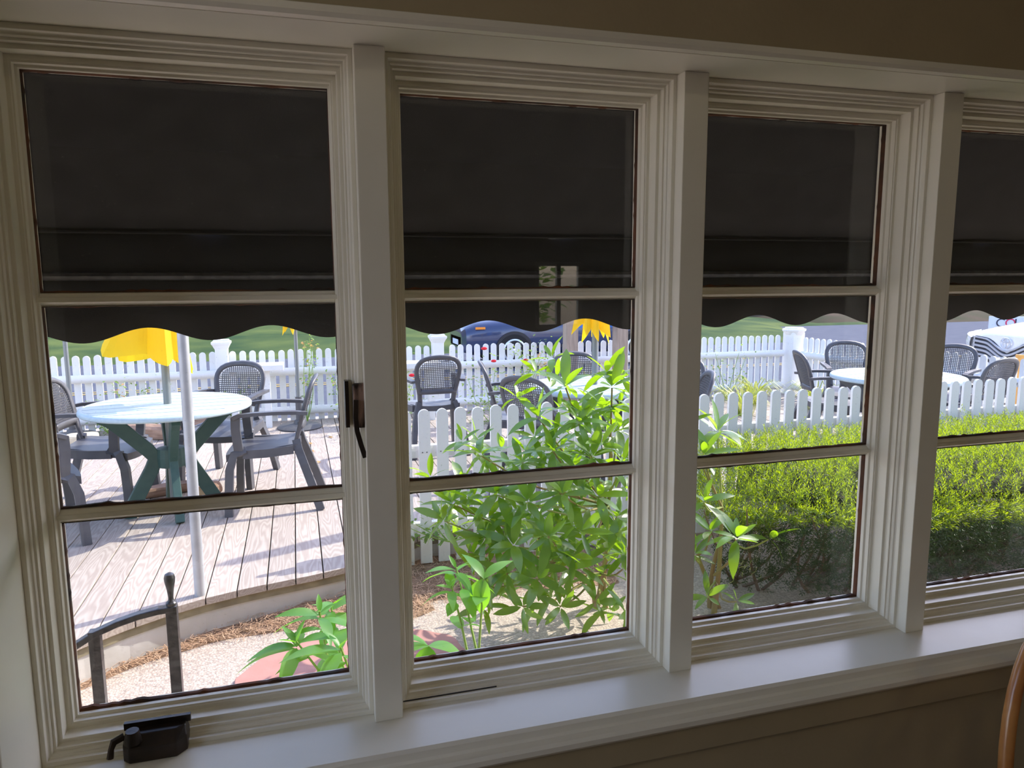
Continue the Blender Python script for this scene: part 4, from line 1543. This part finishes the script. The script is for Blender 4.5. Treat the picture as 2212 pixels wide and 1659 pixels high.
rose((2.42, 6.10), .62, 420, .26, [(-.1, -.2, .80)], 'leafy rose bush right of the back-turned chair')
p1 = at_y(890, 812, 5.9)
rose((1.30, 6.05), .55, 320, .24, [(p1.x - 1.30, -.15, p1.z)], 'rose bush with a red bloom left of the back-turned chair')
p1, p2 = at_y(1133, 778, 6.75), at_y(1064, 780, 6.75)
rose((2.95, 6.6), .85, 240, .16, [(p1.x - 2.95, .1, p1.z), (p2.x - 2.95, .1, p2.z)], 'tall rose with red blooms and dry leaves at the road fence', dry=60)
p1 = at_y(1255, 768, 6.76)
rose((3.66, 6.76), .62, 90, .10, [(p1.x - 3.66, 0, p1.z)], 'thin rose with one red bloom between the timber posts')
rose((-1.30, 6.66), .35, 130, .10, [], 'low green weeds at the foot of the back fence beside the tan block')
rose((-.98, 6.68), .48, 150, .17, [], 'leafy weeds behind the left half of the umbrella table', dry=30)
rose((-.12, 6.70), .62, 110, .08, [], 'tall grassy weeds behind the metal post at the back fence')
rose((.98, 6.66), .75, 190, .10, [], 'tall rose shoots at the back fence left of the latch')
rose((.58, 6.72), .98, 120, .07, [], 'yellowing rose shoot rising behind the small umbrella pole', dry=25)
rose((5.60, 6.62), .62, 120, .16, [], 'rose spray leaning over the rail left of the fence corner', dry=8)
rose((1.30, 2.72), .10, 160, .16, [], 'low grey-green weeds at the foot of the near fence')

for i, (x_, y_, lab) in enumerate([(5.75, 6.3, 'clump of yellow-green lily grass left of the fence corner post'), (6.2, 5.75, 'clump of lily grass at the foot of the fence corner post'), (5.2, 5.7, 'spreading lily grass behind the near fence in the hedge view')]):
    e = tag(empty('grass_clump', (x_, y_, 0)), lab, 'grass', 'lily grass by the corner')
    gm = MB()
    rg = random.Random(i)
    for k in range(90):
        a = rg.uniform(0, 6.28)
        l = rg.uniform(.2, .42)
        d = Vector((cos(a), sin(a), 0))
        b_ = d * rg.uniform(0, .12)
        s_ = Vector((-sin(a), cos(a), 0)) * .006
        pts = [b_, b_ + d * l * .2 + Vector((0, 0, l * .55)), b_ + d * l * .55 + Vector((0, 0, l * .75)), b_ + d * l + Vector((0, 0, l * .45))]
        gm.add([pts[0] - s_, pts[0] + s_, pts[1] + s_, pts[1] - s_, pts[2] + s_ * .8, pts[2] - s_ * .8, pts[3]], [(0, 1, 2, 3), (3, 2, 4, 5), (5, 4, 6)])
    tag(gm.build('blades', GRASSL, e), kind='stuff')
    MB().lathe([(0, -.0), (.07, 0), (.05, .03), (0, .04)], 10).build('crown', GRASSL, e)

# tall weeds on the far bank
wb = MB()
rg = random.Random(8)
for i in range(5200):
    x_ = rg.uniform(2, 30)
    y_ = rg.uniform(28.3, 31)
    z = .25 + (y_ - 29) * .15
    a = rg.uniform(0, 6.28)
    h = rg.uniform(.4, 1.2)
    s_ = Vector((cos(a), sin(a), 0)) * .025
    p = Vector((x_, y_, z - .15))
    t = p + Vector((rg.gauss(0, .15), rg.gauss(0, .15), h))
    wb.add([p - s_, p + s_, t], [(0, 1, 2)])
tag(wb.build('tall_weeds', GRASSL), 'tall dry weeds along the top of the far grass bank', 'weeds', kind='stuff')

# ================================================================== VEHICLES
def superring(s_, hw, zb, zt, n=28, e1=4.0):
    out = []
    zc, hz = (zb + zt) / 2, (zt - zb) / 2
    for k in range(n):
        a = 2 * pi * k / n + pi / n
        c, d = cos(a), sin(a)
        out.append((s_, hw * math.copysign(abs(c) ** (2 / e1), c), zc + hz * math.copysign(abs(d) ** (2 / e1), d)))
    return out


def car(name, label, loc, rz, paint, body, green, wheels, wr, width):
    """local +x runs from nose to tail"""
    e = tag(empty(name, loc, rz), label, 'car')
    m = MB()
    rows = [superring(*b_) for b_ in body]
    m.grid(rows, closed=True)
    m.add(rows[0], [tuple(range(28))])
    m.add(rows[-1], [tuple(range(28))[::-1]])
    m.build('body', paint, e, smooth=True)
    m = MB()
    rows = [superring(*b_, e1=5.0) for b_ in green]
    m.grid(rows, closed=True)
    m.add(rows[0], [tuple(range(28))])
    m.add(rows[-1], [tuple(range(28))[::-1]])
    m.build('cabin_glass', CARG, e, smooth=True)
    top = [(g_[0] + .05, g_[1] * .93, g_[3] - .05, g_[3] + .012) for g_ in green[2:-1]]
    m = MB()
    rows = [superring(*b_, e1=3.5) for b_ in top]
    m.grid(rows, closed=True)
    m.add(rows[0], [tuple(range(28))])
    m.add(rows[-1], [tuple(range(28))[::-1]])
    m.build('roof', paint, e, smooth=True)
    for wx in wheels:
        for s_ in (-1, 1):
            t = MB()
            t.lathe([(wr * .62, -.10), (wr * .95, -.11), (wr, -.07), (wr, .07), (wr * .95, .11), (wr * .62, .10)], 32)
            t.v = [(x_ + wx, z_ + s_ * (width / 2 - .09), y_ + wr) for x_, y_, z_ in t.v]
            to = t.build('wheel', TYRE, e, smooth=True)
            r_ = MB()
            r_.lathe([(wr * .60, .0), (wr * .68, .0), (wr * .70, .02), (wr * .62, .03), (wr * .57, .01)], 32)
            for q in range(10):
                a = 2 * pi * q / 10
                r_.add([(.02 * cos(a + 1.57) * k2 + wr * rr * cos(a), .02 * sin(a + 1.57) * k2 + wr * rr * sin(a), zz) for rr, k2, zz in ((.12, 1, .02), (.6, .8, .012), (.6, -.8, .012), (.12, -1, .02))], [(0, 1, 2, 3)])
            r_.lathe([(0, .0), (.05, .0), (.05, .022), (0, .026)], 12)
            r_.v = [(x_ + wx, s_ * (z_ + .085) + s_ * (width / 2 - .09), y_ + wr) for x_, y_, z_ in r_.v]
            r_.build('rim', CHROME, to)
            a_ = MB()
            a_.lathe([(0, 0), (wr * 1.14, 0), (wr * 1.14, .012), (0, .012)], 32)
            a_.v = [(x_ + wx, s_ * (z_ + width / 2 - .008), y_ + wr) for x_, y_, z_ in a_.v]
            a_.build('wheel_arch', GRILLE, to)
    return e


# dark blue car passing on the road, nose to the left
fx = at_y(1005, 760, 13.1)
bl = car('suv', 'dark blue car driving left on the road behind the fence', (fx.x, 14.0, -.30), 0.0, CARB,
         [(0.0, .60, .38, .72), (.05, .80, .30, .84), (.25, .88, .24, .95), (.9, .91, .22, 1.03), (1.5, .92, .22, 1.08), (3.4, .93, .22, 1.10), (4.4, .90, .26, 1.08), (4.75, .80, .35, .98), (4.8, .70, .42, .9)],
         [(1.2, .80, .9, 1.02), (1.5, .80, .9, 1.15), (2.1, .72, .9, 1.60), (3.0, .72, .9, 1.68), (4.0, .72, .9, 1.62), (4.6, .76, .9, 1.12)], (1.02, 3.75), .35, 1.86)
for s_ in (-1, 1):
    MB().lathe([(0, -.10), (.05, -.09), (.085, 0), (.05, .09), (0, .10)], 14).build('headlamp', LAMPL, bl, smooth=True)
    o = bl.children[-1]
    o.location = (.20, s_ * .74, .80)
    o.rotation_euler = (0, 1.35, s_ * -.5)
    o.scale = (.8, .6, 2.0)
    MB().box(.22, .42, s_ * .885 - .012, s_ * .885 + .012, .80, .845).build('turn_signal', AMBER, bl)
MB().box(.0, .04, -.5, .5, .42, .62).build('grille', GRILLE, bl)
MB().box(-.012, .012, -.26, .26, .45, .56).build('licence_plate', SIGNW, bl)
MB().box(.9, 4.2, -.945, -.93, .40, .46).build('side_trim', GRILLE, bl)
for s_ in (-1, 1):
    MB().box(1.55, 1.75, s_ * 1.0 - .1, s_ * 1.0 + .1, 1.02, 1.16).build('mirror', CARB, bl, bevel=.03)

# white van parked at the right, nose toward the deck
em = at_y(2179, 741, 5.7)
VZ = em.z - .84
van = car('van', 'white minivan with chrome grille parked beyond the right-hand fence', (em.x + .01, 5.72, VZ), radians(-14), CARW,
          [(0.0, .62, .40, .92), (.03, .78, .30, .955), (.12, .88, .24, .985), (.30, .94, .22, 1.02), (.7, .97, .2, 1.09), (1.15, .985, .2, 1.16), (3.0, .99, .2, 1.18), (4.6, .97, .24, 1.16), (5.0, .88, .35, 1.05), (5.08, .80, .4, .95)],
          [(.85, .82, 1.0, 1.08), (1.1, .84, 1.0, 1.20), (1.9, .78, 1.0, 1.72), (3.0, .78, 1.0, 1.80), (4.2, .78, 1.0, 1.78), (4.95, .80, 1.0, 1.25)], (.95, 3.95), .35, 1.98)


def front_x(t):
    return interp([(0, -.01), (.5, 0), (.62, .002), (.78, .03), (.88, .12), (.95, .30)], abs(t))


def vbar(z_c, z_e, w0, w1, hgt, name, m, out=.012):
    pts = []
    for i in range(25):
        t = lerp(-w1, w1, i / 24)
        k = min(1, abs(t) / .40)
        k = k * k * (3 - 2 * k)
        pts.append((front_x(t) - out, t, lerp(z_c, z_e, k) + .05 * max(0, abs(t) - .24)))
    mb_ = MB().strip(pts, hgt, .018, (0, 0, 1))
    return mb_.build(name, m, van)


vbar(.575, .735, 0, .62, .27, 'grille', GRILLE, -.006)
vbar(.735, .855, 0, .65, .018, 'grille_trim', CHROME, .010)
for zc, ze in ((.685, .805), (.635, .750), (.585, .695), (.535, .64)):
    vbar(zc, ze, 0, .62, .026, 'grille_bar', CHROME, .012)
for s_ in (-1, 1):
    h_ = MB()
    rows = []
    for i in range(7):
        t = i / 6
        y_ = s_ * lerp(.66, .94, t)
        x_ = front_x(y_) - .02
        rows.append([(x_ - .02, y_, lerp(.70, .80, t)), (x_ - .03, y_, lerp(.78, .86, t)), (x_ - .015, y_, lerp(.86, .93, t)), (x_ + .05, y_, lerp(.88, .945, t)), (x_ + .06, y_, lerp(.68, .80, t))])
    h_.grid(rows, closed=True)
    h_.build('headlamp', LAMPL, van, smooth=True)
    MB().box(1.05, 1.25, s_ * 1.08 - .1, s_ * 1.08 + .1, 1.15, 1.32).build('mirror', CARW, van, bevel=.03)
emb = MB()
for (rx, rz_, cz) in ((.094, .064, 0), (.032, .058, -.002), (.070, .027, .034)):
    emb.tube([(-.022 - .004 * (rx < .09), rx * cos(a * pi / 14), .835 + cz + rz_ * sin(a * pi / 14)) for a in range(29)], .0072, 6, caps=False)
emb.build('emblem', CHROME, van, smooth=True)
MB().box(-.03, .0, -.16, .16, .40, .50).build('licence_plate', SIGNW, van)


# ================================================================== SIGNS
def text_mesh(txt, size, m, parent, loc, rot, name='lettering'):
    cu = bpy.data.curves.new('lettering', 'FONT')
    cu.body = txt
    cu.size = size
    cu.extrude = .004
    to = bpy.data.objects.new('lettering_src', cu)
    COL.objects.link(to)
    bpy.context.view_layer.update()
    me = bpy.data.meshes.new_from_object(to.evaluated_get(bpy.context.evaluated_depsgraph_get()))
    bpy.data.objects.remove(to)
    me.materials.clear()
    me.materials.append(m)
    o = inst(name, me, parent, loc)
    o.rotation_euler = rot
    return o


a, b_ = at_y(2139, 686, 11.0), at_y(2180, 704, 11.0)
sg = tag(empty('roadside_sign', (a.x, 11.0, VZ)), 'white roadside sign with dark and red capitals behind the van bonnet', 'sign')
sg.rotation_euler = (0, 0, radians(-40))
hz = a.z - VZ
MB().box(-.02, 1.3, -.02, .02, hz - .55, hz + .03).build('panel', SIGNW, sg)
for q in (.1, 1.15):
    MB().box(q, q + .05, .02, .06, 0, hz).build('leg', ALU, sg)
xx = .10
for ch, mm in (('C', INKD), ('O', INKR), ('L', INKD), ('D', INKD)):
    text_mesh(ch, .25, mm, sg, (xx, -.022, hz - .19), (pi / 2, 0, 0))
    xx += .165

p = at_y(2200, 770, 4.4)
sg = tag(empty('sandwich_board', (p.x, 4.4, -.3)), 'orange wooden framed sandwich board behind the right-hand fence', 'sign')
sg.rotation_euler = (0, 0, radians(-50))
hh = p.z + .3
for q in (0.0, .62):
    MB().box(q - .025, q + .025, -.02, .02, 0, hh).build('frame_post', ORANGEW, sg, bevel=.006)
MB().box(-.025, .645, -.018, .018, hh - .05, hh + .02).build('frame_rail', ORANGEW, sg, bevel=.006)
MB().box(.02, .60, -.008, .008, .1, hh - .05).build('panel', SIGNW, sg)
p = at_y(2170, 805, 4.6)
sg = tag(empty('small_sign', (p.x - .1, 4.6, -.3)), 'small white notice with a red letter behind the right-hand fence', 'sign')
sg.rotation_euler = (0, 0, radians(-50))
MB().box(-.06, .3, -.01, .01, .5, p.z + .3 + .16).build('panel', SIGNW, sg)
MB().box(.1, .14, .01, .04, 0, .5).build('stake', ALU, sg)
text_mesh('O.', .10, INKR, sg, (.06, -.012, p.z + .3 - .03), (pi / 2, 0, 0))

# greenery behind the house, mirrored in the glass
e = tag(empty('garden_shrub', (2.7, -7.2, GR)), 'green shrub behind the house, seen only as a reflection in the glass', 'shrub')
fluff(e, [(rg.uniform(-.8, .8), rg.uniform(-.3, .3), rg.uniform(.8, 2.2)) for _ in range(60)], 900, .15, .16, ROSEL, rg)
MB().tube([(0, 0, -.1), (0, 0, 1.2)], .05, 8).build('trunk', RHOB, e)
